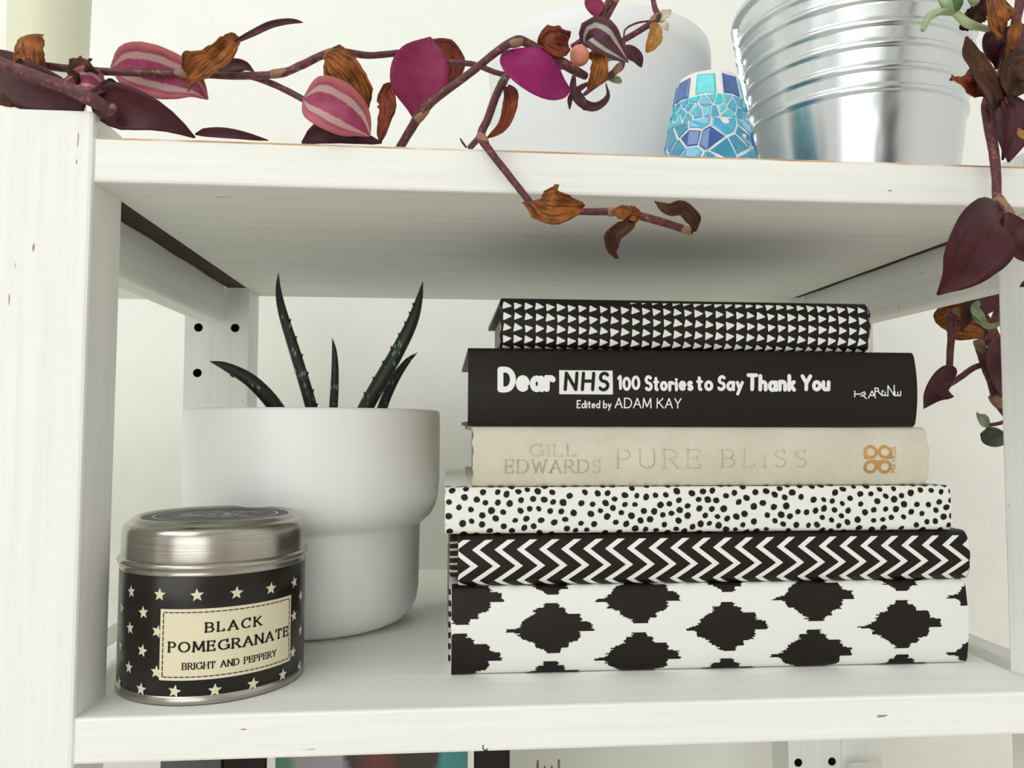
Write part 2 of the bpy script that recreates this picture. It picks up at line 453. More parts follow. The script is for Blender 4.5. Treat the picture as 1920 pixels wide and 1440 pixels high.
# ------------------------------------------------------------------ stroke lettering
def arc(cx, cy, rx, ry, a0, a1, n=14):
    return [(cx + rx * cos(radians(a0 + (a1 - a0) * i / n)), cy + ry * sin(radians(a0 + (a1 - a0) * i / n))) for i in range(n + 1)]
G = {
 'A': (.76, [[(0, 0), (.38, 1)], [(.38, 1), (.76, 0)], [(.14, .36), (.62, .36)]]),
 'B': (.6, [[(0, 0), (0, 1)], [(0, 1), (.28, 1)] + arc(.3, .76, .24, .24, 90, -90) + [(0, .52)], [(0, .52), (.3, .52)] + arc(.32, .26, .28, .26, 90, -90) + [(0, 0)]]),
 'C': (.76, [arc(.43, .5, .43, .5, 48, 312, 22)]),
 'D': (.74, [[(0, 0), (0, 1)], [(0, 1), (.28, 1)] + arc(.3, .5, .44, .5, 90, -90, 18) + [(0, 0)]]),
 'E': (.54, [[(0, 0), (0, 1)], [(0, 1), (.52, 1)], [(0, .52), (.42, .52)], [(0, 0), (.54, 0)]]),
 'G': (.82, [arc(.43, .5, .43, .5, 48, 345, 24), [(.84, .42), (.84, .1)], [(.58, .42), (.9, .42)]]),
 'H': (.66, [[(0, 0), (0, 1)], [(.66, 0), (.66, 1)], [(0, .52), (.66, .52)]]),
 'I': (.04, [[(.02, 0), (.02, 1)]]),
 'J': (.4, [[(.38, 1), (.38, .2)] + arc(.19, .2, .19, .2, 0, -160)]),
 'K': (.64, [[(0, 0), (0, 1)], [(.6, 1), (0, .42)], [(.18, .58), (.66, 0)]]),
 'L': (.5, [[(0, 0), (0, 1)], [(0, 0), (.5, 0)]]),
 'M': (.86, [[(0, 0), (.06, 1)], [(.06, 1), (.43, .12), (.8, 1)], [(.8, 1), (.86, 0)]]),
 'N': (.68, [[(0, 0), (0, 1)], [(0, 1), (.68, 0)], [(.68, 0), (.68, 1)]]),
 'O': (.88, [arc(.44, .5, .44, .5, 0, 360, 28)]),
 'P': (.54, [[(0, 0), (0, 1)], [(0, 1), (.26, 1)] + arc(.28, .74, .26, .26, 90, -90) + [(0, .48)]]),
 'R': (.62, [[(0, 0), (0, 1)], [(0, 1), (.26, 1)] + arc(.28, .75, .25, .25, 90, -90) + [(0, .5)], [(.26, .5), (.64, 0)]]),
 'S': (.54, [arc(.28, .755, .245, .245, 35, 270, 16) + arc(.27, .255, .27, .255, 90, -145, 16)[1:]]),
 'T': (.68, [[(0, 1), (.68, 1)], [(.34, 1), (.34, 0)]]),
 'U': (.64, [[(0, 1), (0, .32)] + arc(.32, .32, .32, .32, 180, 360) + [(.64, 1)]]),
 'W': (.98, [[(0, 1), (.25, 0)], [(.25, 0), (.49, .92), (.73, 0)], [(.73, 0), (.98, 1)]]),
 'Y': (.68, [[(0, 1), (.34, .46)], [(.68, 1), (.34, .46)], [(.34, .46), (.34, 0)]]),
 'Z': (.58, [[(0, 1), (.58, 1), (0, 0), (.58, 0)]]),
 'a': (.52, [arc(.25, .28, .25, .28, 0, 360, 20), [(.52, .56), (.52, .06), (.56, 0)]]),
 'b': (.52, [[(0, 1), (0, 0)], arc(.26, .28, .26, .28, 0, 360, 20)]),
 'd': (.52, [arc(.26, .28, .26, .28, 0, 360, 20), [(.52, 1), (.52, 0)]]),
 'e': (.52, [[(.03, .3), (.5, .3)] + arc(.26, .28, .25, .28, 5, 310, 18)]),
 'h': (.48, [[(0, 1), (0, 0)], [(0, .3)] + arc(.24, .32, .24, .24, 180, 0, 12) + [(.48, 0)]]),
 'i': (.04, [[(.02, .56), (.02, 0)], [(.02, .80), (.025, .81)]]),
 'k': (.44, [[(0, 1), (0, 0)], [(.40, .56), (0, .22)], [(.12, .32), (.44, 0)]]),
 'n': (.46, [[(0, .58), (0, 0)], [(0, .3)] + arc(.23, .33, .23, .24, 180, 0, 12) + [(.46, 0)]]),
 'o': (.52, [arc(.26, .28, .26, .28, 0, 360, 20)]),
 'r': (.3, [[(0, .58), (0, 0)], [(0, .28)] + arc(.21, .33, .2, .24, 180, 40, 10)]),
 's': (.36, [arc(.18, .42, .16, .15, 35, 270, 12) + arc(.18, .14, .18, .14, 90, -145, 12)[1:]]),
 't': (.34, [[(.14, .86), (.14, .12)] + arc(.24, .12, .10, .12, 180, 290, 8), [(0, .58), (.33, .58)]]),
 'u': (.44, [[(0, .56), (0, .2)] + arc(.22, .2, .22, .2, 180, 360, 12) + [(.44, .56)], [(.44, .56), (.44, 0)]]),
 'y': (.46, [[(0, .56), (.23, .06)], [(.46, .56), (.12, -.34)]]),
 '1': (.16, [[(0, .8), (.14, .97), (.14, 0)]]),
 '0': (.5, [arc(.25, .48, .25, .48, 0, 360, 20)]),
}
def layout(text, gap=.22, space=.55, serif=False, jig=0, seed=0):
    rnd = random.Random(seed)
    x = 0; out = []
    for ch in text:
        if ch == ' ':
            x += space; continue
        w, st = G[ch]
        dy = rnd.uniform(-jig, jig); k = 1 + rnd.uniform(-jig, jig)
        for s in st:
            out.append(([(x + px * k, py * k + dy) for px, py in s], 1.0))
            if serif:
                for e, nb in ((s[0], s[1]), (s[-1], s[-2])):
                    dx, dy2 = e[0] - nb[0], e[1] - nb[1]
                    if (abs(e[1]) < .02 or abs(e[1] - 1) < .02) and abs(dy2) > abs(dx) * 1.2 and ch not in 'UOJ' or (ch in 'U' and e[1] > .98):
                        if ch == 'A' and e[1] > .9: continue
                        if ch == 'M' and len(s) == 3: continue
                        if ch in 'W' and e[1] < .1: continue
                        out.append(([(x + e[0] * k - .13, e[1] * k), (x + e[0] * k + .13, e[1] * k)], .9))
                    elif abs(dx) > abs(dy2) * 1.2 and ch in 'ELTZ' and (abs(e[0] - w) < .02 or (ch == 'T' and e[0] < .02) or (ch == 'E' and abs(e[0] - .42) < .02) or (ch == 'E' and abs(e[0] - .52) < .03)):
                        yy = e[1]; d0 = (-.16 if yy > .9 else (0 if yy < .1 else -.09)); d1 = (0 if yy > .9 else (.17 if yy < .1 else .09))
                        out.append(([(x + e[0] * k, yy + d0), (x + e[0] * k, yy + d1)], .9))
                if ch in 'CGS':
                    e = s[0]
                    if len(s) > 6: out.append(([(x + e[0] * k, e[1] - .1), (x + e[0] * k, e[1] + .16)], .9))
        x += w * k + gap
    return out, x - gap

def ribbons(strokes, wfun, step):
    """2D strokes -> list of convex polygons (quads plus round joints)."""
    polys = []
    for pts, k in strokes:
        q = [pts[0]]
        for a, b in zip(pts, pts[1:]):
            L = hypot(b[0] - a[0], b[1] - a[1]); n = max(1, int(L / step + .5))
            for i in range(1, n + 1): q.append((a[0] + (b[0] - a[0]) * i / n, a[1] + (b[1] - a[1]) * i / n))
        for a, b in zip(q, q[1:]):
            dx, dy = b[0] - a[0], b[1] - a[1]; L = hypot(dx, dy)
            if L < 1e-9: continue
            w = wfun(abs(dy) / L) * k / 2
            nx, ny = -dy / L * w, dx / L * w
            polys.append([(a[0] + nx, a[1] + ny), (a[0] - nx, a[1] - ny), (b[0] - nx, b[1] - ny), (b[0] + nx, b[1] + ny)])
        for i, p in enumerate(q):
            a = q[max(i - 1, 0)]; b = q[min(i + 1, len(q) - 1)]
            L = hypot(b[0] - a[0], b[1] - a[1]) or 1
            w = wfun(abs(b[1] - a[1]) / L) * k / 2
            polys.append([(p[0] + w * cos(2 * pi * j / 8), p[1] + w * sin(2 * pi * j / 8)) for j in range(8)])
    return scan(polys)

def scan(polys, dv=.00008, maxu=.0012):
    """union of convex 2D polygons as thin non-overlapping horizontal runs"""
    rows = {}
    for p in polys:
        vs_ = [q[1] for q in p]
        r0, r1 = int(math.floor(min(vs_) / dv)), int(math.ceil(max(vs_) / dv))
        for r in range(r0, r1):
            v = (r + .5) * dv; xs = []
            for a, b in zip(p, p[1:] + p[:1]):
                if (a[1] <= v) != (b[1] <= v):
                    xs.append(a[0] + (b[0] - a[0]) * (v - a[1]) / (b[1] - a[1]))
            if len(xs) >= 2: rows.setdefault(r, []).append((min(xs), max(xs)))
    out = []
    for r, iv in rows.items():
        iv.sort(); cur = list(iv[0]); mg = []
        for a, b in iv[1:]:
            if a <= cur[1] + 1e-6: cur[1] = max(cur[1], b)
            else: mg.append(cur); cur = [a, b]
        mg.append(cur)
        for a, b in mg:
            n = max(1, int((b - a) / maxu + .5))
            for i in range(n):
                x0, x1 = a + (b - a) * i / n, a + (b - a) * (i + 1) / n
                out.append([(x0, r * dv), (x1, r * dv), (x1, (r + 1) * dv), (x0, (r + 1) * dv)])
    return out

def textpolys(text, x0, y0, x1, cap, gap=.22, space=.55, serif=False, wt=.13, contrast=0.0, jig=0, seed=0, slant=0):
    """letters fitted between x0 and x1 on baseline y0 with cap height cap (metres)."""
    st, w = layout(text, gap, space, serif, jig, seed)
    kx = (x1 - x0) / w
    st = [([(x0 + px * kx + slant * py * cap, y0 + py * cap) for px, py in s], k) for s, k in st]
    return ribbons(st, lambda v: cap * wt * (1 - contrast + contrast * v), cap * .12)

def mesh_from_polys(name, polys, fn, mat, parent):
    vs, fs = [], []
    for p in polys:
        b = len(vs)
        vs += [fn(u, v) for u, v in p]
        fs.append(tuple(range(b, b + len(p))))
    o = pyobj(name, vs, fs, mat, parent)
    return o

# ------------------------------------------------------------------ the room
def structure(name, x0, x1, y0, y1, z0, z1, mat):
    o = obj(name, box_bm(x0, x1, y0, y1, z0, z1), mat); o['kind'] = 'structure'; return o
WY = .42
structure('wall_back', -2.3, 1.9, WY, WY + .08, -1.05, 2.45, M_wall)
structure('floor', -2.3, 1.9, -3.0, WY, -1.13, -1.05, M_floor)
structure('ceiling', -2.3, 1.9, -3.0, WY, 2.37, 2.45, M_room)
structure('wall_left', -2.38, -2.3, -3.0, WY, -1.05, 2.37, M_room)
structure('wall_right', 1.9, 1.98, -3.0, WY, -1.05, 2.37, M_room)
structure('wall_front', -2.38, 1.98, -3.08, -3.0, -1.05, 2.37, M_room)

# ------------------------------------------------------------------ shelving unit (one thing)
unit = thing('shelving_unit', 'white painted wooden shelving unit holding the books, pots and candle', 'shelf', (0, 0, -1.05))
def up_(o):
    """keep world placement under the unit's empty"""
    o.parent = unit; o.matrix_parent_inverse = Matrix.Translation((0, 0, 1.05)); return o

H = .2186
def board(x0, x1, y0, y1, ztop, t, wear=True):
    bm = box_bm(x0, x1, y0, y1, ztop - t, ztop)
    bm.edges.ensure_lookup_table()
    es = [e for e in bm.edges if abs(e.verts[0].co.y - y0) < 1e-6 and abs(e.verts[1].co.y - y0) < 1e-6]
    r = bmesh.ops.bevel(bm, geom=es, offset=.0013, segments=2, affect='EDGES', profile=.5)
    if wear:
        for f in bm.faces:
            c = f.calc_center_median()
            if c.z > ztop - .0013 and c.y < y0 + .0013 and f.normal.y < -.05 and f.normal.z > .05: f.material_index = 1
    return up_(obj('shelf_board', bm, [M_px, M_worn]))
def warp(o, a, b):
    """slight sag and twist of a real board: z shift linear in x"""
    for v in o.data.vertices: v.co.z += a + b * v.co.x
top = board(.0005, .4195, 0, .292, .2379, .0193)
bottom = board(-.0005, .4195, 0, .316, 0, .0184, False)
lower = board(.0005, .4195, 0, .30, -.335, .0184, False)
nbt = board(-.47, -.0370, .0305, .292, .2341, .0193, False)
nbb = board(-.47, -.0470, 0, .30, 0, .0184, False)

def post(x0, x1, y0, y1, z0, z1, lean=0, holes=None):
    """square post; holes = list of (x, z) blind bores in the front face"""
    if not holes:
        bm = box_bm(x0, x1, y0, y1, z0, z1, .0016, 2)
        bmesh.ops.subdivide_edges(bm, edges=[e for e in bm.edges if abs(e.verts[0].co.z - e.verts[1].co.z) > .2], cuts=6)
    else:
        bm = bmesh.new(); r = .0032
        vs = [bm.verts.new(p) for p in ((x0, y0, z0), (x1, y0, z0), (x1, y0, z1), (x0, y0, z1))]
        es = [bm.edges.new((vs[i], vs[(i + 1) % 4])) for i in range(4)]
        rings = []
        for hx, hz in holes:
            rg = [bm.verts.new((hx + r * cos(2 * pi * k / 20), y0, hz + r * sin(2 * pi * k / 20))) for k in range(20)]
            es += [bm.edges.new((rg[k], rg[(k + 1) % 20])) for k in range(20)]
            rings.append(rg)
        bmesh.ops.triangle_fill(bm, use_beauty=True, use_dissolve=False, edges=es)
        for rg in rings:
            d = [bm.verts.new((v.co.x, y0 + .02, v.co.z)) for v in rg]
            for k in range(20):
                f = bm.faces.new((rg[k], rg[(k + 1) % 20], d[(k + 1) % 20], d[k])); f.material_index = 1
            f = bm.faces.new(d); f.material_index = 1
        bk = [bm.verts.new((v.co.x, y1, v.co.z)) for v in vs]
        for i in range(4): bm.faces.new((vs[(i + 1) % 4], vs[i], bk[i], bk[(i + 1) % 4]))
        bm.faces.new(bk)
        bmesh.ops.recalc_face_normals(bm, faces=bm.faces[:])
    for v in bm.verts: v.co.x += lean * v.co.z
    return up_(obj('post', bm, [M_pz, M_wood_slotshade]))
post(-.046, 0.0, -.0012, .0302, -1.05, .2484, .003)
post(.42, .466, -.0012, .0302, -1.05, .2484)
hz = [.1899 - .0339 * k for k in range(0, 14)]
hl = [(hx, z) for z in hz for hx in (-.0364, -.0098)]
hr = [(hx + .4566, z) for z in [-.1414 - .0339 * k for k in range(5)] for hx in (-.0364, -.0094)]
post(-.0462, 0.0, .264, .295, -1.05, .236, 0, hl)
post(.4125, .4545, .264, .295, -1.05, .236, 0, hr)
pb = up_(obj('back_batten', box_bm(.4552, .4885, .2645, .29, -1.05, .236, .0008), M_pz))

def rail(x0, x1, z0, z1):
    return up_(obj('rail', box_bm(x0, x1, .0304, .2575, z0, z1, .0042, 3), M_py))
rail(-.036, -.0155, .1930, .2345)
rail(.4265, .447, .1890, .2345)
rail(-.036, -.0155, -.030, -.002)
rail(.437, .4575, -.030, -.003)
rail(-.036, -.0155, -.172, -.1385)
rail(.4535, .4795, -.172, -.1385)
# dark strips added as the shade of the open slot between rail and board
def slot_shade(x0, x1, z0, dips):
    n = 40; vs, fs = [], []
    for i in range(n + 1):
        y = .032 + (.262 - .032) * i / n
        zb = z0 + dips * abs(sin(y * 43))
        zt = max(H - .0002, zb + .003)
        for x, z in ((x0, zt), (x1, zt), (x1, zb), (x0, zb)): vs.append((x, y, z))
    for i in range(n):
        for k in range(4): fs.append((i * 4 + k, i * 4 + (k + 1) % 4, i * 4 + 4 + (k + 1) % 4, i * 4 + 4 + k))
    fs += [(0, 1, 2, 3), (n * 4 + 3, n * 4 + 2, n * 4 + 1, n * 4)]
    return up_(pyobj('slot_shade', vs, fs, M_wood_slotshade))
slot_shade(-.0153, -.0004, .2192, .0006)
slot_shade(.4198, .4263, .2192, .0004)
# little scuffs on the front of the bottom board
def flatfn(y): return lambda u, v: Vector((u, y, v))
sc = ribbons([([(0.16399,-0.0155),(0.16377,-0.01658),(0.16467,-0.01792),(0.16578,-0.01708)], 1), ([(0.16467,-0.01813),(0.16578,-0.01795)], 1.3)], lambda v: .0004, .001)
up_(mesh_from_polys('scuff_mark', sc, flatfn(-.00015), M_ink, None))

# ------------------------------------------------------------------ books
def book_profile(T, depth, bulge, r):
    """outer (y, z) outline from the back of the bottom board round the spine to the back of the top board"""
    pts = [(depth, 0.0), (depth * .5, 0.0), (r * 2.2, 0.0)]
    def yb(z): return -bulge * (1 - ((2 * z / T) - 1) ** 2) if bulge else 0.0
    n = 6
    for i in range(n + 1):
        a = pi / 2 * i / n
        z = r * (1 - cos(a)); y = r * (1 - sin(a))
        pts.append((y + yb(z) * (i / n), z))
    m_ = 14
    for i in range(1, m_):
        z = r + (T - 2 * r) * i / m_
        pts.append((yb(z), z))
    for i in range(n + 1):
        a = pi / 2 * (1 - i / n)
        z = T - r * (1 - cos(a)); y = r * (1 - sin(a))
        pts.append((y + yb(z) * (1 - i / n), z))
    pts += [(r * 2.2, T), (depth * .5, T), (depth, T)]
    return pts

class Book:
    def __init__(self, name, label, x0, z0, L, T, depth, y, mat, bulge=.001, r=.002, board=.0022, over=.003, page=None, rot=0.0, endwave=0.0, seed=0, cat='book', stick=0.0):
        self.root = thing(name, label, cat, (x0, y, z0), 'books in the flat stack')
        self.root.rotation_euler.z = rot
        self.L, self.T = L, T
        P_ = book_profile(T, depth, bulge, r)
        N_ = []
        for i in range(len(P_)):
            a, b = P_[max(i - 1, 0)], P_[min(i + 1, len(P_) - 1)]
            dy, dz = b[0] - a[0], b[1] - a[1]; q = hypot(dy, dz) or 1
            N_.append((-dz / q, dy / q))
        # outward normal: spine faces -y
        N_ = [(n[0], n[1]) for n in N_]
        mid = len(P_) // 2
        if N_[mid][0] > 0: N_ = [(-a, -b) for a, b in N_]
        S = [0.0]
        for a, b in zip(P_, P_[1:]): S.append(S[-1] + hypot(b[0] - a[0], b[1] - a[1]))
        # arc length is measured from the lowest point of the spine (z = 0 at the start of the corner)
        s0 = S[2] + r * .6
        self.prof = [(s - s0, p, n) for s, p, n in zip(S, P_, N_)]
        self.smax = S[-1] - s0
        rnd = random.Random(seed)
        nx = 24
        vs, fs = [], []
        K = len(P_)
        for i in range(nx + 1):
            u = L * i / nx
            e = 0
            for (y_, z_), (a, b) in zip(P_, N_): vs.append((u + (endwave * noise.noise(Vector((z_ * 260, i * 3.1, seed))) if i in (0, nx) else 0), y_, z_))
            for (y_, z_), (a, b) in zip(P_, N_): vs.append((u + (endwave * noise.noise(Vector((z_ * 260, i * 3.1, seed))) if i in (0, nx) else 0), y_ - a * board, z_ - b * board))
        for i in range(nx):
            for k in range(K - 1):
                A = i * 2 * K + k; B_ = (i + 1) * 2 * K + k
                fs.append((A, B_, B_ + 1, A + 1)); fs.append((A + K, A + K + 1, B_ + K + 1, B_ + K))
            for k in (0, K - 1):
                A = i * 2 * K + k; B_ = (i + 1) * 2 * K + k
                fs.append((A, A + K, B_ + K, B_))
        for i in (0, nx):
            for k in range(K - 1):
                A = i * 2 * K + k
                fs.append((A, A + 1, A + K + 1, A + K) if i == 0 else (A, A + K, A + K + 1, A + 1))
        bm = bmesh.new(); me = bpy.data.meshes.new('cover'); me.from_pydata(vs, [], fs)
        bm.from_mesh(me); bmesh.ops.recalc_face_normals(bm, faces=bm.faces[:]); bm.to_mesh(me); bm.free()
        self.cover = link('cover', me, mat, self.root)
        for p in me.polygons: p.use_smooth = abs(p.normal.x) < .9
        me.set_sharp_from_angle(angle=radians(35))
        pg = obj('page_block', box_bm(over - stick, L - over, board + (.0012 if not stick else .008), depth - over, board + .0001, T - board - .0001, .0012 if stick else 0), page or M_page, self.root)
    def fn(self, off):
        pr = self.prof
        def f(u, s):
            s = max(pr[0][0], min(pr[-1][0], s))
            lo = 0
            while lo < len(pr) - 2 and pr[lo + 1][0] < s: lo += 1
            a, b = pr[lo], pr[lo + 1]
            t = (s - a[0]) / max(1e-9, b[0] - a[0])
            return Vector((u, a[1][0] + (b[1][0] - a[1][0]) * t + off * (a[2][0] + (b[2][0] - a[2][0]) * t),
                           a[1][1] + (b[1][1] - a[1][1]) * t + off * (a[2][1] + (b[2][1] - a[2][1]) * t)))
        return f
    def put(self, name, polys, mat, off=.00012, clip=None):
        lo, hi = clip or (-.012, self.T + .012)
        e = .0002
        out = []
        for p in polys:
            q = [(max(e, min(self.L - e, u)), max(lo, min(hi, v))) for u, v in p]
            ar = sum(q[i][0] * q[(i + 1) % len(q)][1] - q[(i + 1) % len(q)][0] * q[i][1] for i in range(len(q)))
            if abs(ar) > 1e-10: out.append(q)
        return mesh_from_polys(name, out, self.fn(off), mat, self.root)

# heights measured from the stack, x from the left end of every spine
YS = .042
def mm(v): return v * .001

# 1 (bottom): ikat pattern
b1 = Book('storage_book', 'thickest book, white with black ikat diamonds, at the bottom of the stack', 0.15061, .0002, 0.2562, .0412, .16, YS, M_offwhite, .0022, .0028, page=M_stripe, over=.0006, stick=.0018, endwave=.0006, seed=1)
rnd = random.Random(4)
def ikat(cx, cy, hw, hh, n=46, seed=0):
    rn = random.Random(seed); ps = []
    RI = [(.98, .20), (.82, .22), (.80, .35), (.59, .37), (.55, .67), (.38, .72), (.25, .73), (.23, .95), (.0, .97), (-.06, 1.0), (-.12, .98), (-.14, .70), (-.34, .70), (-.50, .64), (-.58, .44), (-.77, .42), (-.81, .26), (-1, .22)]
    LE = [(.98, .12), (.84, .14), (.80, .28), (.59, .30), (.52, .42), (.36, .56), (.17, .63), (.04, .72), (-.02, .88), (-.08, .97), (-.12, .94), (-.16, .70), (-.38, .63), (-.48, .46), (-.61, .36), (-.77, .26), (-.85, .14), (-1, .07)]
    def env(K, t):
        for (a, w0), (b, w1) in zip(K, K[1:]):
            if b <= t <= a: return w0 + (w1 - w0) * (a - t) / (a - b)
        return K[0][1] if t > 0 else K[-1][1]
    for i in range(n):
        t0 = 1 - 2 * i / n; t1 = 1 - 2 * (i + 1) / n; tm = (t0 + t1) / 2
        wl = env(LE, tm) + rn.uniform(-.04, .03) + (rn.uniform(.0, .10) if rn.random() < .15 else 0)
        wr = env(RI, tm) + rn.uniform(-.03, .03)
        top = rn.uniform(-.12, .12) * hh * .1 if i == 0 else 0
        ps.append([(cx - hw * wl, cy + hh * t0), (cx - hw * wl, cy + hh * t1), (cx + hw * wr, cy + hh * t1), (cx + hw * wr, cy + hh * t0)])
    return ps
IK = [(0.00348,0.03893),(0.0029,0.01152),(0.0465,0.05208),(0.0465,0.02478),(0.0465,-0.00256),(0.08905,0.03814),(0.08889,0.01044),(0.1326,0.05206),(0.13226,0.02398),(0.13194,-0.00312),(0.17664,0.03759),(0.17534,0.01014),(0.22151,0.05127),(0.22084,0.02343),(0.22074,-0.00318),(0.2663,0.03705),(0.26544,0.00905)]
pl = []
for i, (u, v) in enumerate(IK): pl += ikat(u, v + .0004, .0212, .0117, 46, i)
b1.put('printed_pattern', pl, M_black)

# 2: chevrons
b2 = Book('notebook', 'black book with white zigzag chevrons, second from the bottom', 0.15359, .0416, 0.25444, .0242, .16, YS, M_black, .0028, .0030, page=M_stripe2, over=.0006, stick=.0044, endwave=.0006, seed=2)
pl = []
per = .01062; zz = [(-.010, 0), (.0016, 1), (.0083, 0), (.0154, 1), (.0220, 0), (.034, 1)]
def zig(v):
    K_ = [(-.0060, .3), (-.0005, 1.0), (.0070, 0.0), (.0142, 1.0), (.0218, .0), (.0265, .65), (.032, .9)]
    for (a, p), (b, q) in zip(K_, K_[1:]):
        if a <= v <= b: return p + (q - p) * (v - a) / (b - a)
    return 0
kz = [-.0060, -.0005, .0070, .0142, .0218, .0265]
for k in range(-3, 28):
    x = k * per - .004
    v = -.004
    cuts = sorted(set([-.004 + .0012 * i for i in range(27)] + [q for q in kz if q > -.004]))
    for a, b in zip(cuts, cuts[1:]):
        if b > .0278: continue
        xa, xb = x + zig(a) * .0100, x + zig(b) * .0100
        w = .0036
        pl.append([(xa, a), (xa + w, a), (xb + w, b), (xb, b)])
b2.put('printed_pattern', pl, M_offwhite, clip=(-.002, .0265))

# 3: dots
b3 = Book('notebook', 'white book with small black dots, third from the bottom', 0.14738, .0660, 0.25294, .0222, .165, YS, M_offwhite, .0008, .0022, endwave=.0004, seed=3, page=M_offwhite)
rnd = random.Random(12); dots = []
Lb = b3.L
tries = 0
while tries < 60000 and len(dots) < 560:
    tries += 1
    u, v = rnd.uniform(-.001, Lb + .001), rnd.uniform(-.002, .034)
    if all((u - a) ** 2 + (v - b) ** 2 > .00425 ** 2 for a, b in dots): dots.append((u, v))
pl = []
for u, v in dots:
    r1 = rnd.uniform(.00140, .00182); r2 = r1 * rnd.uniform(.78, .98); an = rnd.uniform(-.9, 1.2)
    p = []
    for j in range(14):
        a = 2 * pi * j / 14; k = 1 + rnd.uniform(-.06, .06)
        x, y = r1 * cos(a) * k, r2 * sin(a) * k
        p.append((u + x * cos(an) - y * sin(an), v + x * sin(an) + y * cos(an)))
    pl.append(p)
b3.put('printed_pattern', scan([[(max(.0003, min(b3.L - .0003, u)), v) for u, v in p] for p in pl], .0002), M_black, clip=(-.003, .04))

# 4: cream cloth hardback
def XZ(b, x, z): return (x - b.root.location.x, z - b.root.location.z)
b4 = Book('hardback_book', 'cream cloth hardback with gold stamped title, under the black one', 0.16049, .0884, 0.2282, .0290, .14, YS + .002, M_cloth, .0040, .0016, over=.004, endwave=.0008, seed=4)
def line_on(b, text, pl_, pr_, capz, mat, name, off=.00014, **kw):
    x0, z0 = XZ(b, *pl_); x1, _ = XZ(b, *pr_)
    return b.put(name, textpolys(text, x0, z0 + .0004, x1, capz, **kw), mat, off)
SB = dict(serif=True, contrast=.55)
line_on(b4, 'GILL', (0.18779,0.1057), (0.20984,0.1057), .0056, M_emboss, 'stamped_lettering', wt=.12, gap=.34, **SB)
line_on(b4, 'EDWARDS', (0.17623,0.09754), (0.22184,0.09746), .0062, M_emboss2, 'stamped_lettering', wt=.13, gap=.34, **SB)
line_on(b4, 'PURE', (0.23051,0.09976), (0.27108,0.0997), .0090, M_emboss, 'stamped_lettering', wt=.07, gap=.45, **SB)
line_on(b4, 'BLiSS', (0.28235,0.10021), (0.32469,0.10015), .0084, M_emboss, 'stamped_lettering', wt=.07, gap=.50, **SB)
# four-loop emblem and the small vertical name
ex, ez = XZ(b4, *(0.36176,0.10382))
es = []
for sx, sz in ((-1, 1), (1, 1), (-1, -1), (1, -1)):
    cx_, cz_ = ex + sx * .0037, ez + sz * .0037 + .0004
    loop = arc(cx_, cz_, .0029, .0027, 0, 360, 24)
    a_ = [(cx_ - sx * .0029, cz_), (cx_ - sx * .0029, ez + sz * .0010 + .0004), (cx_ - sx * .0004, ez + sz * .0010 + .0004)] if sz < 0 else [(cx_ + sx * .0029, cz_), (cx_ + sx * .0029, ez + sz * .0010 + .0004), (cx_ + sx * .0004, ez + sz * .0010 + .0004)]
    es.append((loop, 1)); es.append((a_, 1))
b4.put('gold_emblem', ribbons(es, lambda v: .0016, .0008), M_gold, .00014)
vt, vw = layout('PIATKUS', .28)
kx = .0128 / vw
vt = [([(ex + .0094 - py * .0020, ez - .0062 + px * kx) for px, py in s], k) for s, k in vt]
b4.put('gold_lettering', ribbons(vt, lambda v: .00034, .0006), M_gold, .00014)

# 5: black hardback
b5 = Book('hardback_book', 'large black hardback with white hand-lettered title', 0.158, .1175, 0.22517, .0378, .146, YS + .001, M_blackcloth, .0030, .0022, over=.0042, seed=5)
HB = dict(wt=.27, jig=.03, gap=.36)
line_on(b5, 'Dear', (0.17346,0.13795), (0.19827,0.13812), .0094, M_white, 'title_lettering', seed=1, **{**HB, 'wt': .30, 'gap': .34})
bx0, bz0 = XZ(b5, *(0.20191,0.13556)); bx1, bz1 = XZ(b5, *(0.22812,0.14718))
gr = []
for i in range(10):
    for j in range(5):
        u0, u1 = bx0 + (bx1 - bx0) * i / 10, bx0 + (bx1 - bx0) * (i + 1) / 10
        v0, v1 = bz0 + (bz1 - bz0) * j / 5, bz0 + (bz1 - bz0) * (j + 1) / 5
        gr.append([(u0, v0 + .0005), (u1, v0 + .0005), (u1, v1 + .0005), (u0, v1 + .0005)])
b5.put('title_panel', gr, M_white, .00012)
line_on(b5, 'NHS', (0.20477,0.13791), (0.22545,0.13805), .0080, M_black, 'title_lettering', .00026, wt=.20, gap=.42, slant=.08)
line_on(b5, '100', (0.23098,0.13835), (0.24102,0.13842), .0059, M_white, 'title_lettering', seed=2, wt=.24, gap=.26, jig=.04)
line_on(b5, 'Stories', (0.24447,0.13819), (0.26739,0.13835), .0063, M_white, 'title_lettering', seed=3, wt=.24, gap=.36, jig=.03)
line_on(b5, 'to', (0.27034,0.13837), (0.27732,0.13842), .0066, M_white, 'title_lettering', seed=4, wt=.24, gap=.36)
line_on(b5, 'Say', (0.28055,0.13844), (0.29244,0.13852), .0063, M_white, 'title_lettering', seed=5, wt=.25, gap=.34, slant=.1)
line_on(b5, 'Thank', (0.29569,0.13854), (0.31913,0.13871), .0068, M_white, 'title_lettering', seed=6, wt=.29, gap=.36, jig=.03, slant=.05)
line_on(b5, 'You', (0.32324,0.13874), (0.33673,0.13883), .0066, M_white, 'title_lettering', seed=7, wt=.29, gap=.30, slant=.06)
line_on(b5, 'Edited by', (0.21076,0.12916), (0.22726,0.12924), .0034, M_white, 'editor_lettering', wt=.17, gap=.26, space=.4)
line_on(b5, 'ADAM KAY', (0.22936,0.12925), (0.26196,0.12942), .0046, M_white, 'editor_lettering', wt=.13, gap=.24, space=.42)
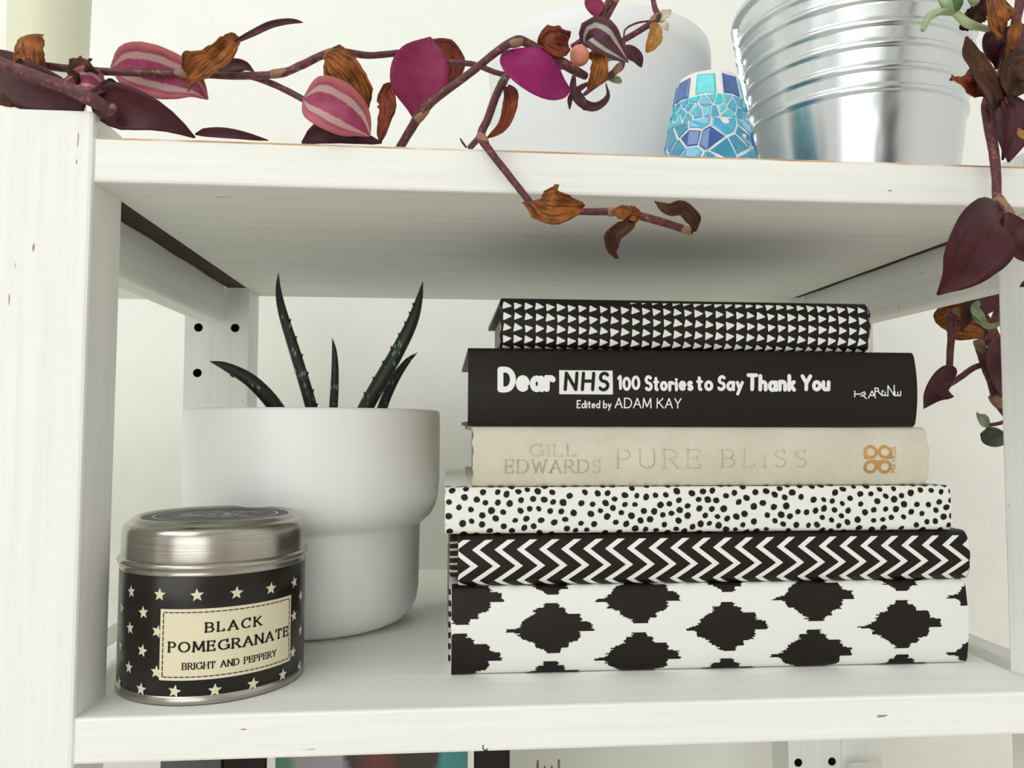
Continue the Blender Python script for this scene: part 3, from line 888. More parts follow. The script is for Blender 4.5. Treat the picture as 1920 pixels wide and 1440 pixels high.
TP = [[(0.35037,0.13854),(0.35031,0.13552)],[(0.35034,0.13698),(0.35321,0.137)],[(0.35321,0.137),(0.35539,0.13814),(0.3559,0.13685),(0.35354,0.13597)],[(0.35445,0.13649),(0.35639,0.13478)],[(0.35747,0.13496),(0.35935,0.1386)],[(0.35935,0.1386),(0.36116,0.13507)],[(0.35822,0.13635),(0.36056,0.13636)],[(0.36083,0.13636),(0.36092,0.14008)],[(0.36092,0.14008),(0.36253,0.13992),(0.36278,0.13879),(0.36096,0.13818)],[(0.36259,0.13827),(0.36453,0.13639)],[(0.36458,0.13863),(0.36452,0.1363)],[(0.36452,0.1363),(0.36777,0.13632)],[(0.36619,0.13813),(0.36615,0.13631)],[(0.36458,0.13863),(0.3653,0.13864)],[(0.36759,0.13623),(0.36771,0.14125)],[(0.36771,0.14125),(0.37085,0.13643)],[(0.37085,0.13643),(0.37097,0.14145)],[(0.37134,0.13833),(0.3713,0.13634)],[(0.3713,0.13634),(0.37428,0.13636)],[(0.37278,0.138),(0.37274,0.13635)],[(0.37434,0.13853),(0.37428,0.13636)]]
polys = ribbons([([XZ(b5, *q) for q in st], 1) for st in TP], lambda v: .00056, .0006)
b5.put('publisher_mark', polys, M_white)

# 6 (top): small triangles
b6 = Book('notebook', 'black book with white triangles, on top of the stack', 0.17361, .1555, 0.18623, .0247, .12, YS + .002, M_black, .0030, .0032, over=.0045, endwave=.0010, seed=6)
pl = []; rnd = random.Random(8)
pu, pv = .00527, .00548; tl = radians(1.7)
for i in range(-2, 38):
    for j in range(-3, 8):
        cu = .0032 + i * pu; cv = .0022 + j * pv + (i % 2) * .0001
        u = cu; v = cv - cu * math.tan(tl) + .0012
        a = rnd.uniform(-.16, .16); k = rnd.uniform(.92, 1.08)
        t = [(-.0019, .0018), (-.0021, -.0017), (-.0017, -.0019), (.0017, -.0003), (.0020, .0001), (.0016, .0004), (-.0016, .0020)]
        if v < -.004 or v > .029: continue
        pl.append([(u + k * (x * cos(a) - z * sin(a)), v + k * (x * sin(a) + z * cos(a))) for x, z in t])
b6.put('printed_pattern', scan([[(max(.0004, min(b6.L - .0004, u)), v) for u, v in p] for p in pl], .0002), M_white, clip=(-.002, .028))

# ------------------------------------------------------------------ aloe in its white planter
pot = thing('potted_aloe', 'white stepped ceramic planter with a spiky dark green aloe', 'potted plant', (.0683, .155, .0002))
RU, RL = .0754, .0632
prof = [(0, 0), (.046, 0), (.0500, .0008), (.0550, .0030), (.0595, .0075), (.0620, .0130), (RL, .0200), (RL + .0003, .040), (RL + .0006, .0575), (RL + .0014, .0592), (.0668, .0606), (.0705, .0640), (.0732, .0690), (.0747, .0755), (RU, .0840), (RU + .0003, .105), (RU + .0002, .1240), (RU - .0002, .1256), (RU - .0010, .1266), (RU - .0022, .1268), (RU - .0032, .1262), (RU - .0036, .1250), (RU - .0040, .100), (.0700, .078), (0, .078)]
lathe('pot', prof, M_potw, pot, 128)
lathe('soil', [(0, .1085), (.03, .110), (.055, .108), (.0713, .1065), (.0713, .100), (0, .100)], M_soil, pot, 40)
ALOE = [{'m': [(0.05085,0.15,0.11988),(0.04202,0.146,0.13325),(0.03098,0.143,0.14453),(0.01807,0.141,0.1519),(0.00847,0.14,0.15521)],'w': 0.00449},{'m': [(0.06896,0.15,0.11671),(0.06524,0.148,0.1328),(0.0576,0.146,0.15842),(0.04927,0.146,0.18417),(0.04597,0.147,0.19888),(0.04556,0.148,0.21015)],'w': 0.0035},{'m': [(0.07639,0.165,0.11669),(0.07746,0.165,0.1334),(0.07789,0.165,0.15016),(0.07736,0.165,0.16361),(0.07592,0.165,0.17236)],'w': 0.00266},{'m': [(0.09233,0.158,0.11675),(0.10144,0.156,0.13489),(0.11505,0.154,0.15901),(0.12544,0.152,0.17947),(0.13022,0.152,0.19451),(0.13275,0.152,0.20724)],'w': 0.00466},{'m': [(0.10352,0.172,0.11674),(0.10873,0.172,0.13378),(0.11534,0.172,0.14819),(0.12271,0.172,0.15889),(0.12913,0.172,0.16446)],'w': 0.00316}]
for q, d in enumerate(ALOE):
    C = catmull(d['m'], 26); T = frames(C); off = Vector(pot.location)
    vs, fs = [], []
    for i in range(26):
        t = i / 25; w = d['w'] * (1 - t ** 2.9) + .00008
        B = T[i].cross(Vector((0, -1, 0))).normalized(); N = B.cross(T[i])
        sec = [(1, .05), (.75, -.32), (.3, -.52), (-.3, -.52), (-.75, -.32), (-1, .05), (-.6, .16), (0, .22), (.6, .16)]
        for a, b in sec: vs.append(C[i] + B * w * a - N * w * b - off)
    ns = 9
    for i in range(25):
        for k in range(ns): fs.append((i * ns + k, i * ns + (k + 1) % ns, (i + 1) * ns + (k + 1) % ns, (i + 1) * ns + k))
    fs.append(tuple(range(ns))[::-1]); fs.append(tuple(25 * ns + k for k in range(ns)))
    lf_ = pyobj('leaf', vs, fs, M_aloe, pot, True)
    # marginal teeth
    tv, tf = [], []
    side = (1, 1, 1, -1, 1)[q]
    for i in (range(4, 16, 2) if q == 1 else range(5, 21, 2)):
        for sgn in ((side,) if q in (1, 3) else (side,)):
            if q in (0, 2, 4): continue
            t = i / 25; w = d['w'] * (1 - t ** 2.9)
            B = T[i].cross(Vector((0, -1, 0))).normalized() * (-sgn if q == 1 else -sgn)
            if q == 1 and B.x < 0: B = -B
            if q == 3 and B.x > 0: B = -B
            e = C[i] + B * w * .96 - off
            h = .0014
            b_ = len(tv)
            tv += [e - T[i] * .0013, e + T[i] * .0009, e + Vector((0, -.0006, 0)), e + B * h + T[i] * .0009]
            tf += [(b_, b_ + 2, b_ + 3), (b_ + 2, b_ + 1, b_ + 3), (b_ + 1, b_, b_ + 3)]
    if tv: pyobj('teeth', tv, tf, M_aloetip, lf_)
    

# ------------------------------------------------------------------ scented candle tin
tin = thing('candle_tin', 'round black and silver candle tin with cream stars and cream label', 'candle', (.0393, .0515, .0002))
R0 = .0411
lathe('base_rim', [(0, .0003), (R0 - .003, .0003), (R0 - .0005, 0), (R0 + .0003, .0004), (R0 + .0005, .0016), (R0 + .0002, .0032), (R0 - .0002, .0040), (R0 - .0012, .0042)], M_tin, tin, 96)
lathe('body', [(R0 - .0012, .0034), (R0, .0040), (R0, .0530), (R0 - .0010, .0536)], M_tinblack, tin, 96)
lathe('rolled_bead', [(R0 - .0015, .0528), (R0 - .0002, .0530), (R0 + .0002, .0542), (R0 - .0004, .0552), (R0 + .0006, .0560), (R0 + .0012, .0570), (R0 + .0008, .0582), (R0 - .0012, .0590)], M_tin, tin, 96)
lathe('lid', [(R0 - .0012, .0583), (R0 - .0006, .0580), (R0 - .0004, .0590), (R0 - .0006, .0690), (R0 - .0010, .0715), (R0 - .0022, .0730), (R0 - .0034, .0734), (R0 - .0040, .0738), (R0 - .0050, .0752), (R0 - .0062, .0757), (R0 - .0075, .0752), (R0 - .0080, .0748), (0, .0748)], M_tin, tin, 96)
lathe('lid_print', [(R0 - .0084, .07495), (0, .07495)], M_tintop, tin, 72, False)
def tinfn(off): return lambda u, v: Vector(((R0 + off) * sin(u), -(R0 + off) * cos(u), v))
def tinarc(off): return lambda u, v: Vector(((R0 + off) * sin(u / R0), -(R0 + off) * cos(u / R0), v))
def star(cu, cv, r, rot):
    return [(cu + (r if k % 2 == 0 else r * .44) * sin(rot + pi * k / 5), cv + (r if k % 2 == 0 else r * .44) * cos(rot + pi * k / 5)) for k in range(10)]
ST = [(-0.69184,0.04575),(-0.28922,0.04585),(0.09871,0.04567),(0.4861,0.04545),(0.87131,0.04516),(1.25255,0.04516),(1.43042,0.03752),(-0.9113,0.03743),(-0.48948,0.0378),(-0.69648,0.03027),(-0.30531,0.03047),(-0.92297,0.02112),(-0.49048,0.02185),(-0.69956,0.01363),(-0.30586,0.01372),(-0.93059,0.00535),(-0.49353,0.00585),(-0.10278,0.00605),(0.29189,0.00565),(0.67835,0.00551),(1.06244,0.00544),(1.4273,0.00507),(1.2442,0.01348),(1.43987,0.02128),(1.2548,0.02985)]
rnd = random.Random(3)
stars = [(a * R0, z) for a, z in ST]
# the pattern goes on round the back of the tin
for k in range(9):
    a = 1.75 + k * .40
    for j in range(4):
        stars.append((a * R0, .0095 + j * .0115 + (k % 2) * .0055))
polys = []
for cu, cv in stars:
    s = star(cu, cv, .0029, rnd.uniform(-.25, .25))
    for k in range(10): polys.append([(cu, cv), s[k], s[(k + 1) % 10]])
mesh_from_polys('star_print', polys, tinarc(.00010), M_star, tin)
la, lb, lz0, lz1 = -.270 * R0, 1.182 * R0, .0105, .0400
n = 30
gr = [[(la + (lb - la) * i / n, lz0), (la + (lb - la) * (i + 1) / n, lz0), (la + (lb - la) * (i + 1) / n, lz1), (la + (lb - la) * i / n, lz1)] for i in range(n)]
label = mesh_from_polys('label', gr, tinarc(.00022), M_lab, tin)
# printing on the label: dashed border and three lines of lettering
pr = []
def dash(p, q, nd):
    for i in range(nd):
        a, b = (i + .14) / nd, (i + .80) / nd
        pr.append(([(p[0] + (q[0] - p[0]) * a, p[1] + (q[1] - p[1]) * a), (p[0] + (q[0] - p[0]) * b, p[1] + (q[1] - p[1]) * b)], 1))
ia, ib, iz0, iz1 = la + .0014, lb - .0013, lz0 + .0014, lz1 - .0014
dash((ia, iz1), (ib, iz1), 24); dash((ia, iz0), (ib, iz0), 24); dash((ia, iz0), (ia, iz1), 11); dash((ib, iz0), (ib, iz1), 11)
polys = ribbons(pr, lambda v: .00042, .0008)
SF = dict(serif=True, contrast=.5)
polys += textpolys('BLACK', .194 * R0, .0302, .751 * R0, .0038, gap=.42, wt=.23, **SF)
polys += textpolys('POMEGRANATE', -.168 * R0, .0224, 1.125 * R0, .0039, gap=.36, wt=.23, **SF)
polys += textpolys('BRIGHT AND PEPPERY', -.026 * R0, .0151, .945 * R0, .0026, gap=.30, space=.62, wt=.21, **SF)
o = mesh_from_polys('label_lettering', polys, tinarc(.00034), M_ink, label)
# faint ring and scribbled print on the lid
pr = [([(.0275 * cos(2 * pi * (i + .1) / 60), .0275 * sin(2 * pi * (i + .1) / 60)), (.0275 * cos(2 * pi * (i + .75) / 60), .0275 * sin(2 * pi * (i + .75) / 60))], 1) for i in range(60)]
rnd = random.Random(6)
for k in range(46):
    x, y = rnd.uniform(-.018, .016), rnd.uniform(-.012, .012)
    pr.append(([(x, y), (x + rnd.uniform(.001, .004), y + rnd.uniform(-.001, .001)), (x + rnd.uniform(.003, .007), y + rnd.uniform(-.0015, .0015))], 1))
for x, y in ((-.003, .0), (.004, .002)): pr.append((arc(x, y, .0006, .0006, 0, 360, 8), 2))
mesh_from_polys('lid_lettering', ribbons(pr, lambda v: .0008, .002), lambda u, v: Vector((u, v, .0751)), M_lidprint, tin)

# ------------------------------------------------------------------ things on the top shelf
ZT = .2379
# galvanised bucket with raised rings
bk = thing('steel_bucket', 'ribbed galvanised steel plant pot at the upper right', 'plant pot', (.3965, .12, ZT + .0002))
def br(z): return .0531 + (.0684 - .0531) * z / .1245
zs = []
prof = [(0, .0012), (br(0) - .0015, .0012), (br(0), .0), (br(.0), .0012)]
ribs = [.0625, .0737, .0860, .0968, .1093, .1185]
z = .004
grid = sorted(set([.004 + .0006 * i for i in range(212)]))
for z in grid:
    b = 0
    for rz in ribs: b += .0012 * math.exp(-((z - rz) / .0017) ** 4)
    prof.append((br(z) + b, z))
zt = grid[-1]
prof += [(br(zt) + .0022, zt + .0006), (br(zt) + .0030, zt + .0022), (br(zt) + .0026, zt + .0040), (br(zt) + .0008, zt + .0048), (br(zt) - .0008, zt + .0040), (br(zt) - .0010, zt)]
prof += [(br(.003) - .001, .003), (0, .003)]
lathe('bucket_body', prof, M_steel, bk, 128)
sv, sf = [], []
sa = radians(-103)
for i in range(50):
    z = .002 + i * .0026
    r = br(z) + .0004
    w = .0019 + .0004 * sin(i * 1.3)
    for da, h in ((-w, -.0003), (-w * .75, .0024), (w * .75, .0024), (w, -.0003)):
        a = sa + da / r
        rr = r + h + (.0008 if any(abs(z - q) < .0015 for q in ribs) else 0)
        sv.append((rr * sin(a), -rr * cos(a), z))
for i in range(49):
    for k in range(3): sf.append((i * 4 + k, i * 4 + k + 1, i * 4 + 5 + k, i * 4 + 4 + k))
pyobj('seam', sv, sf, M_steel, bk)
lathe('potting_soil', [(0, .117), (.04, .119), (br(.116) - .0015, .116)], M_soil, bk, 32)

# milky plastic tub
tb = thing('plastic_tub', 'milky white translucent plastic tub behind the vines', 'tub', (.2531, .20, ZT + .0002))
R1 = .0757
lathe('tub_body', [(0, .0), (R1 - .006, .0), (R1 - .002, .002), (R1, .006), (R1, .103), (R1 + .0007, .1037), (R1 + .0007, .1210), (R1 + .0014, .1217), (R1 + .0014, .1350), (R1 + .0008, .1370), (R1 - .0002, .1374), (R1 - .0010, .1365), (R1 - .0012, .1210), (R1 - .0014, .006), (0, .002)], M_tub, tb, 128)

# mosaic candle holder (narrow end up)
mo = thing('mosaic_candle_holder', 'turquoise and blue glass mosaic candle holder beside the steel pot', 'candle holder', (.2911, .08, ZT + .0002))
ZM = .0690
def mr(z): return .0299 - .0136 * z / ZM
lathe('grout_shell', [(0, 0), (mr(0) - .0005, 0), (mr(0), .0006), (mr(ZM), ZM), (mr(ZM) - .0006, ZM + .0008), (mr(ZM) - .0020, ZM + .0002), (mr(ZM) - .0024, ZM - .004), (mr(0) - .003, .002), (0, .002)], M_grout, mo, 64)
def clip_poly(poly, px, py, nx, ny):
    out = []
    for i in range(len(poly)):
        a, b = poly[i], poly[(i + 1) % len(poly)]
        da, db = (a[0] - px) * nx + (a[1] - py) * ny, (b[0] - px) * nx + (b[1] - py) * ny
        if da <= 0: out.append(a)
        if da * db < 0:
            t = da / (da - db); out.append((a[0] + (b[0] - a[0]) * t, a[1] + (b[1] - a[1]) * t))
    return out
def tile(poly, colname, h=.0009):
    """poly in (arc at mean radius, z)"""
    cx = sum(p[0] for p in poly) / len(poly); cz = sum(p[1] for p in poly) / len(poly)
    n = len(poly); vs = []
    for lift, k in ((-.0004, 1), (h * .75, 1), (h, .86)):
        for u, z in poly:
            uu, zz_ = cx + (u - cx) * k, cz + (z - cz) * k
            r = mr(zz_) + lift; a = uu / .0225
            vs.append((r * sin(a), -r * cos(a), zz_))
    fs = [tuple(2 * n + i for i in range(n))]
    for L_ in (0, 1):
        for i in range(n): fs.append((L_ * n + i, L_ * n + (i + 1) % n, (L_ + 1) * n + (i + 1) % n, (L_ + 1) * n + i))
    return pyobj('tile', vs, fs, M_tiles[colname], mo)
CIRC = 2 * pi * .0225
rnd = random.Random(21)
# top row of squares
nt = 8
for k in range(nt):
    u0 = -CIRC / 2 + CIRC * (k + .12) / nt; u1 = -CIRC / 2 + CIRC * (k + .84) / nt
    tile([(u0, .0560), (u1, .0556), (u1 - .0002, .0672), (u0 + .0003, .0676)], ('cyan', 'teal', 'blue', 'cyan', 'blue', 'aqua', 'cyan', 'blue')[k])
def voronoi_band(z0, z1, n, cols, gap, mind, seed):
    rn = random.Random(seed); pts = []
    t = 0
    while len(pts) < n and t < 20000:
        t += 1
        p = (rn.uniform(-CIRC / 2, CIRC / 2), rn.uniform(z0, z1))
        if all(min(abs(p[0] - q[0]), CIRC - abs(p[0] - q[0])) ** 2 + (p[1] - q[1]) ** 2 > mind ** 2 for q in pts): pts.append(p)
    allp = [(x + s * CIRC, z) for x, z in pts for s in (-1, 0, 1)]
    for x, z in pts:
        poly = [(x - .02, z0), (x + .02, z0), (x + .02, z1), (x - .02, z1)]
        for qx, qz in allp:
            if abs(qx - x) < 1e-9 and abs(qz - z) < 1e-9: continue
            dx, dz = qx - x, qz - z; L_ = hypot(dx, dz)
            if L_ > .04: continue
            g = gap * rn.uniform(.6, 1.5)
            poly = clip_poly(poly, x + dx / 2 - dx / L_ * g, z + dz / 2 - dz / L_ * g, dx / L_, dz / L_)
            if len(poly) < 3: break
        if len(poly) >= 3: tile(poly, rn.choice(cols), rn.uniform(.0006, .0011))
voronoi_band(.0420, .0548, 66, ['aqua', 'sky', 'sky', 'sky', 'cyan'], .00050, .0034, 5)
voronoi_band(.0010, .0414, 58, ['teal', 'teal', 'sky', 'blue', 'teal'], .00055, .0078, 9)

# cream vase standing on the neighbouring shelf
cp = thing('vase', 'pale cream vase behind the left post, cut off by the picture corner', 'vase', (-.098, .16, .2341 + .0002))
lathe('vase_body', [(0, 0), (.0195, 0), (.0203, .001), (.0212, .060), (.0222, .120), (.0228, .160), (.0236, .170), (.0232, .1715), (.0224, .170), (.0212, .150), (.019, .004), (0, .004)], M_clear, cp, 64)

